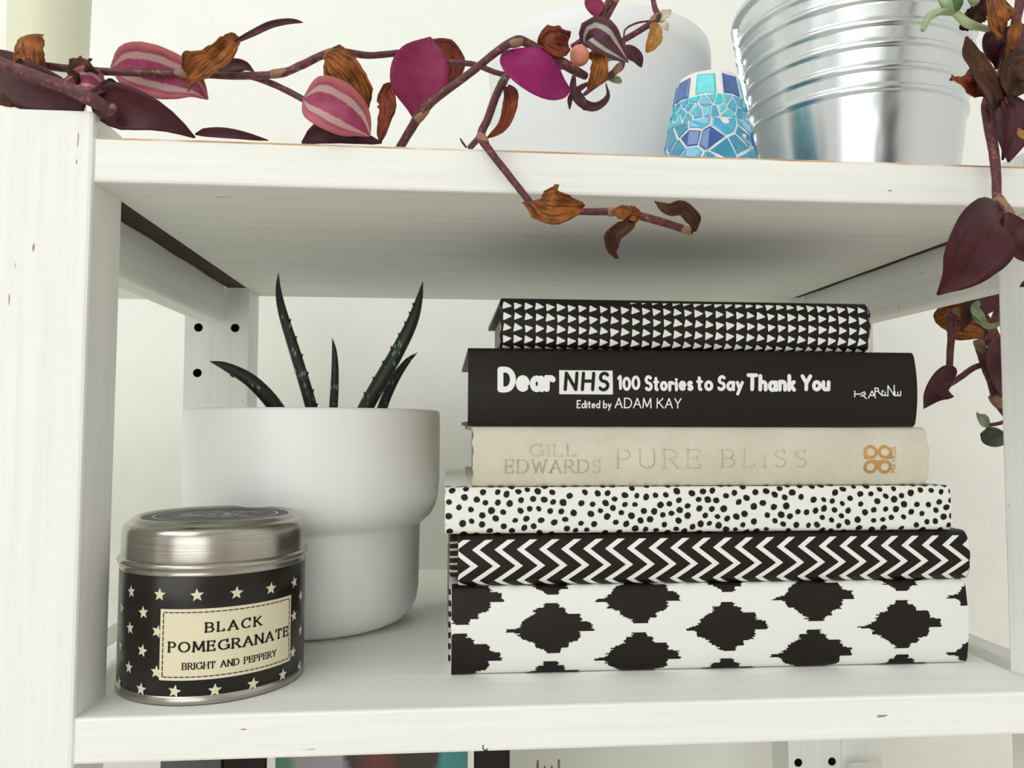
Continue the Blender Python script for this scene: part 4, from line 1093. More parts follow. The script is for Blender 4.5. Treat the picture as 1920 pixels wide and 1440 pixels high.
# ------------------------------------------------------------------ vines
VINES = [{'name': 'trailing_vine','label': 'long purple-brown vine stem lying left to right above the top shelf,with striped pink leaves','cat': 'vine','stems': [{'m': [(-0.03547,0.02,0.27624),(-0.01512,0.02,0.27467),(0.00051,0.018,0.27344),(0.03089,0.016,0.27305),(0.05329,0.014,0.27209),(0.07219,0.012,0.27268),(0.08138,0.012,0.27644),(0.09641,0.012,0.28388),(0.11148,0.014,0.28378),(0.12669,0.018,0.28735),(0.1375,0.022,0.28671),(0.14858,0.022,0.28592),(0.15964,0.02,0.28444),(0.17434,0.018,0.27934),(0.19694,0.02,0.28422),(0.20246,0.02,0.28547)],'r': [0.00169,0.00169,0.00168,0.00167,0.00166,0.00165,0.00177,0.00165,0.00154,0.00144,0.00133,0.00133,0.00133,0.0012,0.00121,0.00121]},{'m': [(0.04577,0.02,0.27793),(0.06226,0.018,0.27304),(0.07419,0.014,0.26713),(0.08477,0.01,0.26053)],'r': [0.00121,0.00144,0.00142,0.00141]}],'nodes': [((-0.01739,0.02,0.27506),(-0.01012,0.02,0.27464),0.00217),((0.02745,0.016,0.27315),(0.03548,0.016,0.27275),0.00203),((0.06943,0.012,0.27233),(0.07794,0.012,0.27437),0.00212),((0.09177,0.012,0.28149),(0.09758,0.012,0.28417),0.00212),((0.12187,0.018,0.28689),(0.1279,0.018,0.2874),0.00168)],'leaves': [{'k': 'dry','m': [(-0.03508,0.016,0.27129),(-0.03196,0.008,0.27287),(-0.03361,0.01,0.2789),(-0.0382,0.018,0.28788)],'w': 0.00709,'p': 'sq','t': 0,'c': -0.45,'a': 0.05,'s': 3,'l': 'brown dry curled leaf stump'},{'k': 'dryd','m': [(-0.0078,0.014,0.26817),(-0.00854,0.008,0.26966),(-0.0134,0.014,0.2765)],'w': 0.00519,'p': 'lo','t': 20,'c': 0.5,'a': 0.12,'s': 5,'l': 'withered brown leaf scrap'},{'k': 'zebra','m': [(-0.00593,0.03,0.2804),(0.00683,0.022,0.27772),(0.02149,0.02,0.274),(0.03315,0.02,0.27008),(0.03965,0.022,0.26434)],'w': 0.01118,'p': 'ov','t': 12,'c': 0.3,'a': 0.01,'s': 2,'l': 'pink leaf with pale silver stripes'},{'k': 'dry','m': [(0.03316,0.014,0.27127),(0.04081,0.006,0.27196),(0.048,0.004,0.27602),(0.05237,0.008,0.28312),(0.05485,0.012,0.28858)],'w': 0.00701,'p': 'lo','t': 0,'c': 0.5,'a': 0.09,'s': 7,'l': 'crumpled orange-brown dry leaf','q': ([0.5,1,0.95,0.75,0.62,0.6,0.55,0.5,0.42,0.2],[0.9,1.15,1.05,0.95,0.9,0.9,0.8,0.6,0.4,0.1])},{'k': 'purple','m': [(0.05361,0.01,0.28512),(0.06296,0.006,0.28783),(0.07082,0.006,0.292),(0.07836,0.008,0.29483),(0.08328,0.01,0.29563)],'w': 0.0014,'p': 'la','t': 10,'c': 0.5,'a': 0,'s': 4,'l': 'thin purple shoot tip'},{'k': 'purple','m': [(0.04056,0.022,0.27642),(0.0498,0.018,0.27815),(0.05683,0.016,0.27752),(0.06106,0.016,0.27526)],'w': 0.00288,'p': 'ov','t': 0,'c': 0.3,'a': 0,'s': 6},{'k': 'dry','m': [(0.09371,0.01,0.2811),(0.10086,0.006,0.2728),(0.10719,0.008,0.26438),(0.10989,0.012,0.25699)],'w': 0.00865,'p': 'lo','t': 0,'c': 0.35,'a': 0.07,'s': 11,'l': 'bright orange dry leaf','q': ([0.5,0.75,0.88,0.92,1,0.95,0.85,0.7,0.5,0.2],[0.2,0.45,0.75,0.9,1,1,0.9,0.7,0.4,0.1])},{'k': 'zebra','m': [(0.08444,0.008,0.26015),(0.09351,-0.004,0.25498),(0.10246,-0.004,0.25071),(0.10921,0.0,0.24698),(0.11386,0.004,0.24303)],'w': 0.01072,'p': 'ov','t': 6,'c': 0.35,'a': 0.01,'s': 12,'l': 'plump pink leaf with two pale stripes'},{'k': 'maroon','m': [(0.0837,0.01,0.24138),(0.09413,0.008,0.24171),(0.10576,0.007,0.2415),(0.1186,0.008,0.24181)],'w': 0.00863,'p': 'ov','t': 0,'c': 0.3,'a': 0,'s': 13,'l': 'dark crimson leaf lying on the shelf edge','q': ([0.05,0.55,0.86,1,1,0.95,0.8,0.55,0.3,0.03],[0.04,0.1,0.1,0.1,0.1,0.1,0.1,0.1,0.1,0.02])},{'k': 'dry','m': [(0.1262,0.014,0.28663),(0.12754,0.012,0.28204),(0.1249,0.01,0.27369),(0.12567,0.01,0.26765)],'w': 0.00094,'p': 'la','t': 0,'c': 0.2,'a': 0,'s': 14},{'k': 'dryred','m': [(0.12493,0.01,0.27126),(0.1213,0.006,0.26335),(0.12268,0.004,0.25541),(0.12008,0.006,0.24779),(0.1179,0.008,0.24179)],'w': 0.00465,'p': 'lo','t': 25,'c': 0.6,'a': 0.12,'s': 15,'l': 'thin twisted rust leaf'},{'k': 'dryred','m': [(0.13861,0.034,0.30238),(0.14528,0.03,0.29601),(0.14935,0.03,0.291),(0.1479,0.032,0.28409),(0.14539,0.034,0.27967)],'w': 0.00549,'p': 'lo','t': 0,'c': 0.35,'a': 0.1,'s': 16,'l': 'crumpled coral dry leaf'}]},{'name': 'trailing_vine','label': 'bare reddish vine stem rising from the shelf edge,carrying two plain magenta leaves','cat': 'vine','stems': [{'m': [(0.12582,0.012,0.2406),(0.13167,0.006,0.2482),(0.13601,0.0,0.2531),(0.14177,-0.004,0.25729),(0.15643,-0.008,0.26728),(0.16776,-0.008,0.27707),(0.17507,-0.008,0.28206),(0.17874,-0.008,0.28269),(0.18634,-0.006,0.28002),(0.19593,-0.004,0.27618),(0.20364,0.0,0.27406),(0.20864,0.004,0.27366)],'r': [0.00189,0.00197,0.00228,0.00191,0.00167,0.00167,0.00189,0.00189,0.00201,0.00225,0.00205,0.00161]}],'nodes': [((0.13413,0.002,0.25053),(0.13901,-0.002,0.25568),0.00263),((0.17346,-0.008,0.28105),(0.1792,-0.008,0.28248),0.00222),((0.19843,-0.003,0.27556),(0.20499,0.001,0.27385),0.00237)],'leaves': [{'k': 'mag','m': [(0.13952,0.016,0.29391),(0.13676,0.006,0.2808),(0.13481,0.004,0.27018),(0.1339,0.006,0.26024),(0.13336,0.004,0.25034)],'w': 0.01256,'p': 'ovr','t': 0,'c': 0.28,'a': 0,'s': 21,'l': 'large plain magenta leaf'},{'k': 'mag2','m': [(0.17125,-0.004,0.27939),(0.17769,-0.012,0.27094),(0.18678,-0.012,0.26486),(0.19488,-0.008,0.263),(0.20084,-0.004,0.2638)],'w': 0.00955,'p': 'ov','t': -8,'c': 0.25,'a': 0,'s': 22,'l': 'vivid magenta pointed leaf'},{'k': 'dryred','m': [(0.18682,0.002,0.28321),(0.19099,-0.006,0.28282),(0.19489,-0.008,0.28153),(0.20001,-0.002,0.2828)],'w': 0.00653,'p': 'lo','t': 0,'c': 0.5,'a': 0.1,'s': 23,'l': 'crumpled rust-brown leaf','q': ([0.1,0.35,0.7,1.0,0.85,0.95,0.9,0.85,0.6,0.2],[0.1,0.25,0.4,0.6,0.75,0.8,0.75,0.55,0.35,0.1])},{'k': 'dry','m': [(0.21145,0.006,0.28573),(0.21366,0.0,0.27882),(0.21277,-0.002,0.27136),(0.20946,0.002,0.26674)],'w': 0.00412,'p': 'lo','t': 0,'c': 0.4,'a': 0.08,'s': 25,'l': 'ochre dry leaf'},{'k': 'purple','m': [(0.20334,0.004,0.27369),(0.20234,-0.002,0.26425),(0.2054,-0.006,0.25746),(0.21101,-0.006,0.25602),(0.21659,-0.004,0.26109),(0.21697,0.0,0.26906)],'w': 0.00203,'p': 'la','t': 35,'c': 0.5,'a': 0,'s': 26,'l': 'narrow dark leaf curled in a loop'},{'k': 'purple','m': [(0.21007,0.004,0.2708),(0.20481,0.0,0.26569),(0.20092,-0.002,0.26086),(0.20076,0.0,0.25667)],'w': 0.00137,'p': 'la','t': 20,'c': 0.4,'a': 0,'s': 27},{'k': 'purple','m': [(0.20436,-0.004,0.26299),(0.20505,-0.008,0.25708),(0.20633,-0.006,0.25396)],'w': 0.00156,'p': 'la','t': 0,'c': 0.4,'a': 0.05,'s': 28}],'buds': [((0.20531,0.0,0.28111),0.00433,'round peach-pink bud')]},{'name': 'trailing_vine','label': 'vine coming down from the top edge before the white tub,with a silver-striped dark leaf','cat': 'vine','stems': [{'m': [(0.39531,0.085,0.39272),(0.34298,0.075,0.40055),(0.27366,0.05,0.37712),(0.23766,0.03,0.34585),(0.22537,0.02,0.32352),(0.22059,0.018,0.31315),(0.21587,0.016,0.3042),(0.20974,0.014,0.29606),(0.20402,0.014,0.29178)],'r': [0.00143,0.00167,0.00157,0.00149,0.00145,0.00144,0.00143,0.00142,0.00119]},{'m': [(0.22941,0.022,0.32486),(0.22483,0.02,0.31573),(0.22057,0.018,0.30726),(0.21726,0.018,0.30147)],'r': [0.00146,0.00145,0.00144,0.0012]},{'m': [(0.24333,0.02,0.32312),(0.24456,0.02,0.31617),(0.24526,0.018,0.30945),(0.23781,0.016,0.30293),(0.22796,0.014,0.29587)],'r': [0.00121,0.00121,0.00168,0.00143,0.00142]},{'m': [(0.22742,0.014,0.28675),(0.22645,0.012,0.28276),(0.22128,0.01,0.27763),(0.21433,0.006,0.27112),(0.20766,0.0,0.26388)],'r': [0.00119,0.00165,0.00141,0.00116,0.00091]},{'m': [(0.24167,0.018,0.30799),(0.23529,0.016,0.30562),(0.23,0.014,0.30204),(0.22801,0.012,0.2979),(0.22848,0.012,0.29087)],'r': [0.00043,0.00048,0.00047,0.00047,0.00035]}],'nodes': [((0.24242,0.017,0.30673),(0.24657,0.019,0.31159),0.00203),((0.22484,0.02,0.31702),(0.22638,0.02,0.31969),0.00193),((0.22252,0.01,0.27843),(0.22645,0.012,0.28326),0.00188)],'leaves': [{'k': 'zebrad','m': [(0.20926,0.01,0.29005),(0.21169,0.002,0.29208),(0.2152,-0.002,0.28828),(0.22087,0.0,0.28469),(0.22804,0.004,0.28082)],'w': 0.00757,'p': 'ov','t': 10,'c': 0.35,'a': 0,'s': 31,'l': 'dark purple leaf with silver-green stripes'},{'k': 'mag','m': [(0.21466,0.02,0.32143),(0.2144,0.016,0.31432),(0.215,0.014,0.30945),(0.21574,0.014,0.30594)],'w': 0.00453,'p': 'ovr','t': 0,'c': 0.3,'a': 0,'s': 32,'l': 'purple leaf cut by the top edge'},{'k': 'purple','m': [(0.22954,0.03,0.2997),(0.23329,0.026,0.29634),(0.23744,0.026,0.29391),(0.24026,0.028,0.29025)],'w': 0.00345,'p': 'la','t': 0,'c': 0.3,'a': 0,'s': 33},{'k': 'ochre','m': [(0.24418,0.016,0.30578),(0.242,0.01,0.29903),(0.24067,0.008,0.29295),(0.23847,0.012,0.29005)],'w': 0.00353,'p': 'lo','t': 0,'c': 0.4,'a': 0.06,'s': 34,'l': 'small yellow dry leaf'},{'k': 'cream','m': [(0.24658,0.02,0.31031),(0.24803,0.016,0.31006),(0.25195,0.018,0.31338)],'w': 0.00216,'p': 'lo','t': 0,'c': 0.3,'a': 0.1,'s': 35,'l': 'small cream flower scrap'},{'k': 'cream','m': [(0.24683,0.02,0.30902),(0.24825,0.016,0.30545),(0.25034,0.018,0.30376)],'w': 0.00192,'p': 'lo','t': 0,'c': 0.3,'a': 0.1,'s': 36},{'k': 'green','m': [(0.21914,0.02,0.28975),(0.22386,0.016,0.28958),(0.22833,0.018,0.28869)],'w': 0.0024,'p': 'la','t': 0,'c': 0.2,'a': 0,'s': 37,'l': 'small pale green leaf'},{'k': 'green','m': [(0.22096,0.012,0.27653),(0.22403,0.008,0.27436),(0.22645,0.01,0.27486)],'w': 0.00164,'p': 'la','t': 0,'c': 0.2,'a': 0,'s': 38}]},{'name': 'trailing_vine','label': 'vine hanging over the shelf front,ending in brown dry leaves below the board','cat': 'vine','stems': [{'m': [(0.1751,0.012,0.27714),(0.17201,0.006,0.27089),(0.16833,0.0,0.26141),(0.16456,-0.006,0.24893),(0.16155,-0.008,0.24019),(0.16554,-0.01,0.23294),(0.17346,-0.01,0.2229),(0.18026,-0.01,0.21442),(0.18366,-0.01,0.21041),(0.1882,-0.01,0.20938),(0.20186,-0.01,0.20859),(0.21331,-0.01,0.20866),(0.22022,-0.01,0.20907),(0.22945,-0.01,0.20723),(0.23872,-0.01,0.20492),(0.24895,-0.01,0.20194)],'r': [0.00141,0.00185,0.00182,0.00179,0.00178,0.00166,0.00155,0.00155,0.00155,0.00155,0.00155,0.00155,0.00177,0.00177,0.00177,0.00166]},{'m': [(0.16209,-0.006,0.24142),(0.15989,0.002,0.24196),(0.15764,0.012,0.24262)],'r': [0.00134,0.00137,0.00141]},{'m': [(0.15568,0.01,0.24184),(0.15416,0.006,0.24227),(0.15298,0.006,0.24415)],'r': [0.00047,0.00046,0.00035]}],'nodes': [((0.17045,0.004,0.26801),(0.17255,0.007,0.27209),0.00219),((0.16109,-0.008,0.2411),(0.16378,-0.009,0.23599),0.00211),((0.18298,-0.01,0.21084),(0.18729,-0.01,0.20936),0.00199),((0.21561,-0.01,0.20872),(0.22299,-0.01,0.20891),0.00221),((0.24756,-0.01,0.20237),(0.25157,-0.012,0.20058),0.00177)],'leaves': [{'k': 'dryred','m': [(0.17329,0.004,0.2674),(0.17487,0.0,0.26166),(0.1741,-0.004,0.25406),(0.17121,-0.006,0.24545),(0.16427,-0.008,0.23982)],'w': 0.00316,'p': 'la','t': 15,'c': 0.5,'a': 0.06,'s': 41,'l': 'dangling red-brown dry leaf'},{'k': 'dry','m': [(0.18569,-0.012,0.21262),(0.18888,-0.022,0.20717),(0.19471,-0.024,0.20632),(0.20435,-0.014,0.20937)],'w': 0.00819,'p': 'fan','t': 0,'c': 0.5,'a': 0.06,'s': 42,'l': 'folded amber dry leaf','q': ([0.45,0.95,1.02,0.98,0.85,0.7,0.55,0.4,0.25,0.05],[0.8,0.95,1.0,1.0,0.95,0.85,0.7,0.5,0.3,0.05])},{'k': 'dry','m': [(0.21748,-0.012,0.20868),(0.22293,-0.018,0.2056),(0.22894,-0.012,0.20599)],'w': 0.00327,'p': 'lo','t': 0,'c': 0.5,'a': 0.1,'s': 43},{'k': 'dryd','m': [(0.2278,-0.012,0.20734),(0.22084,-0.022,0.19959),(0.21615,-0.02,0.19643),(0.21545,-0.018,0.19198),(0.21811,-0.016,0.18733)],'w': 0.00324,'p': 'lo','t': 20,'c': 0.7,'a': 0.12,'s': 44,'l': 'hanging shrivelled brown leaf'},{'k': 'dryd','m': [(0.25204,-0.012,0.20059),(0.2495,-0.02,0.20348),(0.24393,-0.022,0.20728),(0.23866,-0.02,0.20725),(0.2349,-0.014,0.21246)],'w': 0.00302,'p': 'la','t': -10,'c': 0.6,'a': 0.08,'s': 45,'l': 'curled grey-brown dry leaf'}]},{'name': 'trailing_vine','label': 'vine of dry brown leaves beside the steel pot,large maroon leaf below','cat': 'vine','stems': [{'m': [(0.43389,0.075,0.39176),(0.42513,0.045,0.3826),(0.41419,0.01,0.34849),(0.40502,-0.01,0.31557),(0.40116,-0.012,0.29948),(0.39688,-0.012,0.28459),(0.39043,-0.014,0.27125),(0.38463,-0.014,0.26138),(0.38487,-0.014,0.25298),(0.387,-0.014,0.24108),(0.38808,-0.014,0.22798),(0.38826,-0.014,0.218),(0.3906,-0.014,0.21331),(0.39492,-0.014,0.20867),(0.40267,-0.014,0.20221)],'r': [0.00195,0.00207,0.00211,0.00199,0.00198,0.00198,0.00196,0.00196,0.00207,0.00218,0.00196,0.00196,0.00218,0.00196,0.00196]},{'m': [(0.38813,-0.02,0.26137),(0.3913,-0.02,0.25321),(0.39399,-0.02,0.24505)],'r': [0.00064,0.00054,0.00043]}],'nodes': [((0.38778,-0.014,0.21846),(0.39445,-0.014,0.20961),0.00262)],'leaves': [{'k': 'dry','m': [(0.38917,-0.016,0.31015),(0.38237,-0.024,0.29702),(0.38361,-0.024,0.29),(0.38948,-0.018,0.28809)],'w': 0.00727,'p': 'fan','t': 0,'c': 0.35,'a': 0.07,'s': 51,'l': 'broad orange-brown dry leaf at the top'},{'k': 'dryd','m': [(0.40142,-0.004,0.31879),(0.39347,-0.004,0.31336),(0.38908,-0.002,0.3092),(0.38691,0.0,0.30257)],'w': 0.00587,'p': 'lo','t': 10,'c': 0.4,'a': 0.12,'s': 52},{'k': 'dryd','m': [(0.39777,0.002,0.31177),(0.39173,0.004,0.30871),(0.38718,0.006,0.3044)],'w': 0.00507,'p': 'lo','t': 0,'c': 0.4,'a': 0.14,'s': 62},{'k': 'dry','m': [(0.3967,-0.02,0.29747),(0.38881,-0.026,0.28686),(0.38818,-0.024,0.28078),(0.38963,-0.02,0.27757)],'w': 0.00276,'p': 'lo','t': 0,'c': 0.4,'a': 0.08,'s': 53},{'k': 'maroon','m': [(0.39264,-0.01,0.27924),(0.38734,-0.014,0.28443),(0.38699,-0.014,0.28926),(0.39011,-0.012,0.29406)],'w': 0.00482,'p': 'ovr','t': 0,'c': 0.4,'a': 0.02,'s': 54},{'k': 'purple','m': [(0.4103,-0.01,0.29724),(0.40022,-0.016,0.28764),(0.39576,-0.016,0.28141),(0.39413,-0.012,0.27764)],'w': 0.00743,'p': 'ov','t': 0,'c': 0.35,'a': 0.02,'s': 55},{'k': 'dryd','m': [(0.40177,-0.02,0.27856),(0.39071,-0.026,0.27103),(0.38691,-0.026,0.26575),(0.3896,-0.02,0.26143)],'w': 0.00763,'p': 'ov','t': 0,'c': 0.3,'a': 0.06,'s': 56},{'k': 'dryd','m': [(0.3753,-0.016,0.28774),(0.36964,-0.026,0.2755),(0.37124,-0.03,0.26448),(0.3812,-0.022,0.25908),(0.38551,-0.018,0.25618)],'w': 0.0085,'p': 'ovr','t': 0,'c': 0.4,'a': 0.06,'s': 57,'l': 'dark brown curled dry leaf','q': ([0.15,0.4,0.5,0.5,0.55,0.65,0.8,0.9,0.8,0.4],[0.25,0.45,0.5,0.6,0.8,1.0,1.1,1.05,0.85,0.5])},{'k': 'dryred','m': [(0.38054,-0.018,0.2624),(0.36999,-0.026,0.26275),(0.36526,-0.026,0.26488),(0.36413,-0.02,0.26751)],'w': 0.00531,'p': 'lo','t': 0,'c': 0.5,'a': 0.08,'s': 58,'l': 'rust dry leaf pointing left'},{'k': 'purple','m': [(0.40502,-0.004,0.26932),(0.4011,-0.008,0.25838),(0.40027,-0.008,0.24855),(0.40194,-0.004,0.238)],'w': 0.01252,'p': 'ov','t': 0,'c': 0.3,'a': 0.02,'s': 59},{'k': 'maroon','m': [(0.39863,-0.002,0.28195),(0.40022,-0.006,0.28763),(0.40434,-0.006,0.29528),(0.41001,-0.004,0.30283)],'w': 0.00764,'p': 'ov','t': 0,'c': 0.3,'a': 0.03,'s': 66},{'k': 'dryd','m': [(0.398,-0.004,0.27602),(0.39803,-0.01,0.27334),(0.40308,-0.01,0.27232),(0.41421,-0.004,0.27292)],'w': 0.00758,'p': 'ov','t': 0,'c': 0.3,'a': 0.05,'s': 67},{'k': 'maroon','m': [(0.38962,-0.018,0.26109),(0.38784,-0.022,0.25346),(0.38803,-0.022,0.24409),(0.38977,-0.016,0.23451)],'w': 0.00322,'p': 'la','t': 10,'c': 0.5,'a': 0.05,'s': 60},{'k': 'ochre','m': [(0.3925,-0.022,0.24659),(0.39387,-0.022,0.24382),(0.39774,-0.022,0.24255)],'w': 0.0017,'p': 'lo','t': 0,'c': 0.3,'a': 0.08,'s': 61},{'k': 'maroon','m': [(0.38763,-0.016,0.21362),(0.37463,-0.026,0.20319),(0.36669,-0.028,0.19121),(0.3635,-0.022,0.18219),(0.35794,-0.016,0.17444)],'w': 0.01406,'p': 'ovr2','t': 8,'c': 0.3,'a': 0.01,'s': 63,'l': 'large dark maroon leaf with pointed tip'},{'k': 'maroon','m': [(0.38998,-0.018,0.21078),(0.38804,-0.024,0.20173),(0.38971,-0.024,0.19374),(0.39627,-0.02,0.18852)],'w': 0.00511,'p': 'ov','t': 20,'c': 0.4,'a': 0.01,'s': 64},{'k': 'maroon','m': [(0.40452,-0.014,0.18332),(0.39938,-0.016,0.18051),(0.39742,-0.014,0.17895)],'w': 0.00196,'p': 'ov','t': 0,'c': 0.3,'a': 0.0,'s': 65}]},{'name': 'trailing_vine','label': 'vine with rust and green leaves hanging behind the right rail,seen against the wall','cat': 'vine','stems': [{'m': [(0.53869,0.17,0.23904),(0.52961,0.17,0.21108),(0.522,0.17,0.19071),(0.51383,0.17,0.17594),(0.51061,0.17,0.17152),(0.51338,0.17,0.16132),(0.51761,0.17,0.1486),(0.52254,0.17,0.13408),(0.53291,0.17,0.12141)],'r': [0.00309,0.00309,0.00309,0.00309,0.00309,0.00309,0.00274,0.00309,0.00309]},{'m': [(0.49699,0.17,0.20502),(0.49218,0.17,0.19761),(0.48965,0.17,0.17566),(0.488,0.17,0.15746),(0.48729,0.17,0.14585)],'r': [0.00343,0.00343,0.0024,0.00223,0.00206]},{'m': [(0.48729,0.17,0.14585),(0.49545,0.17,0.15098),(0.50521,0.17,0.1576),(0.51413,0.17,0.1606)],'r': [0.00172,0.00206,0.00206,0.00206]},{'m': [(0.53303,0.17,0.12505),(0.52519,0.17,0.12066),(0.51554,0.17,0.11883)],'r': [0.00172,0.00137,0.00137]}],'nodes': [((0.49205,0.17,0.19322),(0.49301,0.17,0.19982),0.00412),((0.50923,0.17,0.17662),(0.51202,0.17,0.16715),0.00377),((0.51884,0.17,0.13879),(0.52551,0.17,0.13083),0.00412)],'leaves': [{'k': 'dry','m': [(0.48587,0.18,0.18968),(0.49082,0.17,0.19027),(0.508,0.17,0.18685),(0.52695,0.17,0.17609)],'w': 0.0131,'p': 'ov','t': 0,'c': 0.35,'a': 0.02,'s': 71,'l': 'rust-orange dry leaf behind the rail'},{'k': 'maroon','m': [(0.52249,0.16,0.21106),(0.50605,0.156,0.20291),(0.49317,0.154,0.19527),(0.49019,0.16,0.18104)],'w': 0.00903,'p': 'ov','t': 0,'c': 0.3,'a': 0.01,'s': 72},{'k': 'maroon','m': [(0.48884,0.17,0.14658),(0.4807,0.164,0.14836),(0.47168,0.162,0.14071),(0.46903,0.17,0.12986)],'w': 0.01124,'p': 'ov','t': 0,'c': 0.3,'a': 0.01,'s': 73,'l': 'small maroon pointed leaf'},{'k': 'maroon','m': [(0.51943,0.166,0.17849),(0.5138,0.16,0.16412),(0.51637,0.16,0.14983),(0.52799,0.17,0.13593)],'w': 0.01017,'p': 'ov','t': 0,'c': 0.35,'a': 0.01,'s': 74},{'k': 'green','m': [(0.49641,0.15,0.19967),(0.49114,0.148,0.19435),(0.49541,0.148,0.1895),(0.50178,0.15,0.18141)],'w': 0.00329,'p': 'la','t': 0,'c': 0.3,'a': 0,'s': 75,'l': 'small pale green leaf'},{'k': 'green','m': [(0.49095,0.15,0.19042),(0.49604,0.148,0.186),(0.50333,0.15,0.18355),(0.51796,0.15,0.18798)],'w': 0.0023,'p': 'la','t': 0,'c': 0.3,'a': 0,'s': 76,'l': 'small green leaf'},{'k': 'green','m': [(0.51591,0.17,0.11847),(0.5089,0.166,0.12132),(0.50635,0.166,0.12491),(0.50661,0.17,0.12748)],'w': 0.00376,'p': 'ov','t': 0,'c': 0.3,'a': 0,'s': 77,'l': 'small green leaf'},{'k': 'greend','m': [(0.50884,0.17,0.11267),(0.51239,0.166,0.11129),(0.51995,0.166,0.10986),(0.53253,0.17,0.10981)],'w': 0.00649,'p': 'ov','t': 0,'c': 0.3,'a': 0,'s': 78,'l': 'dark green leaf at the post'},{'k': 'green','m': [(0.51592,0.17,0.11883),(0.51135,0.167,0.11558),(0.50959,0.17,0.11231)],'w': 0.0012,'p': 'la','t': 0,'c': 0.2,'a': 0,'s': 79}]},{'name': 'trailing_vine','label': 'thick purple stem with big dark leaves resting on the left post and shelf corner','cat': 'vine','stems': [{'m': [(-0.04407,-0.004,0.26936),(-0.03564,-0.004,0.26569),(-0.02296,-0.004,0.26084),(-0.01024,-0.004,0.25664),(-0.00062,-0.004,0.2523),(0.00388,-0.002,0.2506),(0.00805,0.0,0.24817)],'r': [0.00225,0.00247,0.0027,0.0027,0.00292,0.00272,0.00273]}],'nodes': [((0.00628,-0.001,0.24952),(0.00826,0.0,0.24818),0.00295)],'leaves': [{'k': 'maroon','m': [(-0.06005,0.028,0.27722),(-0.03651,0.014,0.26536),(-0.02019,0.008,0.25802),(-0.00647,0.006,0.25168)],'w': 0.01091,'p': 'lo2','t': 10,'c': 0.25,'a': 0.02,'s': 81,'l': 'broad dark purple leaf over the post top'},{'k': 'zebra','m': [(-0.00296,0.016,0.2652),(-0.00601,0.01,0.26599),(-0.01151,0.01,0.26576),(-0.02135,0.016,0.26614)],'w': 0.0052,'p': 'ov','t': 0,'c': 0.4,'a': 0.03,'s': 82,'l': 'small pinkish purple leaf'},{'k': 'purple','m': [(0.00473,0.012,0.26494),(0.00328,0.008,0.2636),(0.00025,0.006,0.26027),(-0.00601,0.008,0.2581)],'w': 0.00233,'p': 'lo','t': 0,'c': 0.5,'a': 0.08,'s': 83},{'k': 'maroon','m': [(-0.00709,0.012,0.25834),(0.00786,0.004,0.25162),(0.024,0.002,0.24612),(0.03889,0.008,0.2415)],'w': 0.01021,'p': 'ov','t': 6,'c': 0.3,'a': 0.01,'s': 84,'l': 'dark maroon leaf slanting down to the shelf','q': ([0.05,0.5,0.85,1,1,0.92,0.8,0.6,0.35,0.02],[0.05,0.45,0.7,0.8,0.78,0.62,0.42,0.25,0.12,0.02])},{'k': 'maroon','m': [(0.03822,0.01,0.24363),(0.04901,0.007,0.24194),(0.05911,0.007,0.24158),(0.06927,0.01,0.24209)],'w': 0.00373,'p': 'ov','t': 0,'c': 0.3,'a': 0,'s': 85,'l': 'slim dark leaf flat on the shelf','q': ([0.1,0.7,0.9,1,1,0.9,0.75,0.55,0.3,0.03],[0.04,0.12,0.12,0.12,0.12,0.12,0.12,0.12,0.12,0.02])},{'k': 'dryd','m': [(-0.04719,0.01,0.25736),(-0.0391,0.004,0.25375),(-0.0341,0.004,0.25075)],'w': 0.00232,'p': 'lo','t': 0,'c': 0.4,'a': 0.1,'s': 86}]},{'name': 'succulent_sprig','label': 'pale green succulent sprig in front of the steel pot at the upper right','cat': 'plant','stems': [{'m': [(0.42741,0.075,0.38827),(0.40957,0.04,0.3727),(0.39424,0.01,0.34212),(0.3824,-0.006,0.31795),(0.37367,-0.012,0.30796),(0.37037,-0.014,0.30135)],'r': [0.00139,0.00127,0.00141,0.00134,0.00132,0.0012]},{'m': [(0.37037,-0.014,0.30135),(0.37695,-0.014,0.29632),(0.38462,-0.012,0.29577),(0.38911,-0.01,0.29651)],'r': [0.00153,0.00196,0.00154,0.00133]}],'nodes': [],'leaves': [{'k': 'sage','m': [(0.37087,-0.014,0.30137),(0.36195,-0.018,0.29927),(0.35699,-0.018,0.29664),(0.35469,-0.016,0.29088)],'w': 0.00119,'p': 'fg','t': 0,'c': 0.2,'a': 0,'s': 91},{'k': 'sage','m': [(0.37037,-0.014,0.30135),(0.36473,-0.018,0.30228),(0.36243,-0.018,0.30768)],'w': 0.00195,'p': 'fg','t': 0,'c': 0.2,'a': 0,'s': 92},{'k': 'greenf','m': [(0.37088,-0.014,0.30186),(0.36945,-0.018,0.30395),(0.36985,-0.018,0.30926)],'w': 0.00216,'p': 'fg','t': 0,'c': 0.2,'a': 0,'s': 93},{'k': 'sage','m': [(0.38911,-0.01,0.29651),(0.39317,-0.008,0.29823),(0.39575,-0.008,0.29884)],'w': 0.00155,'p': 'fg','t': 0,'c': 0.2,'a': 0,'s': 94},{'k': 'sage','m': [(0.37885,-0.012,0.31361),(0.37811,-0.016,0.30717),(0.38001,-0.016,0.30412)],'w': 0.00152,'p': 'fg','t': 0,'c': 0.2,'a': 0,'s': 95}]}]
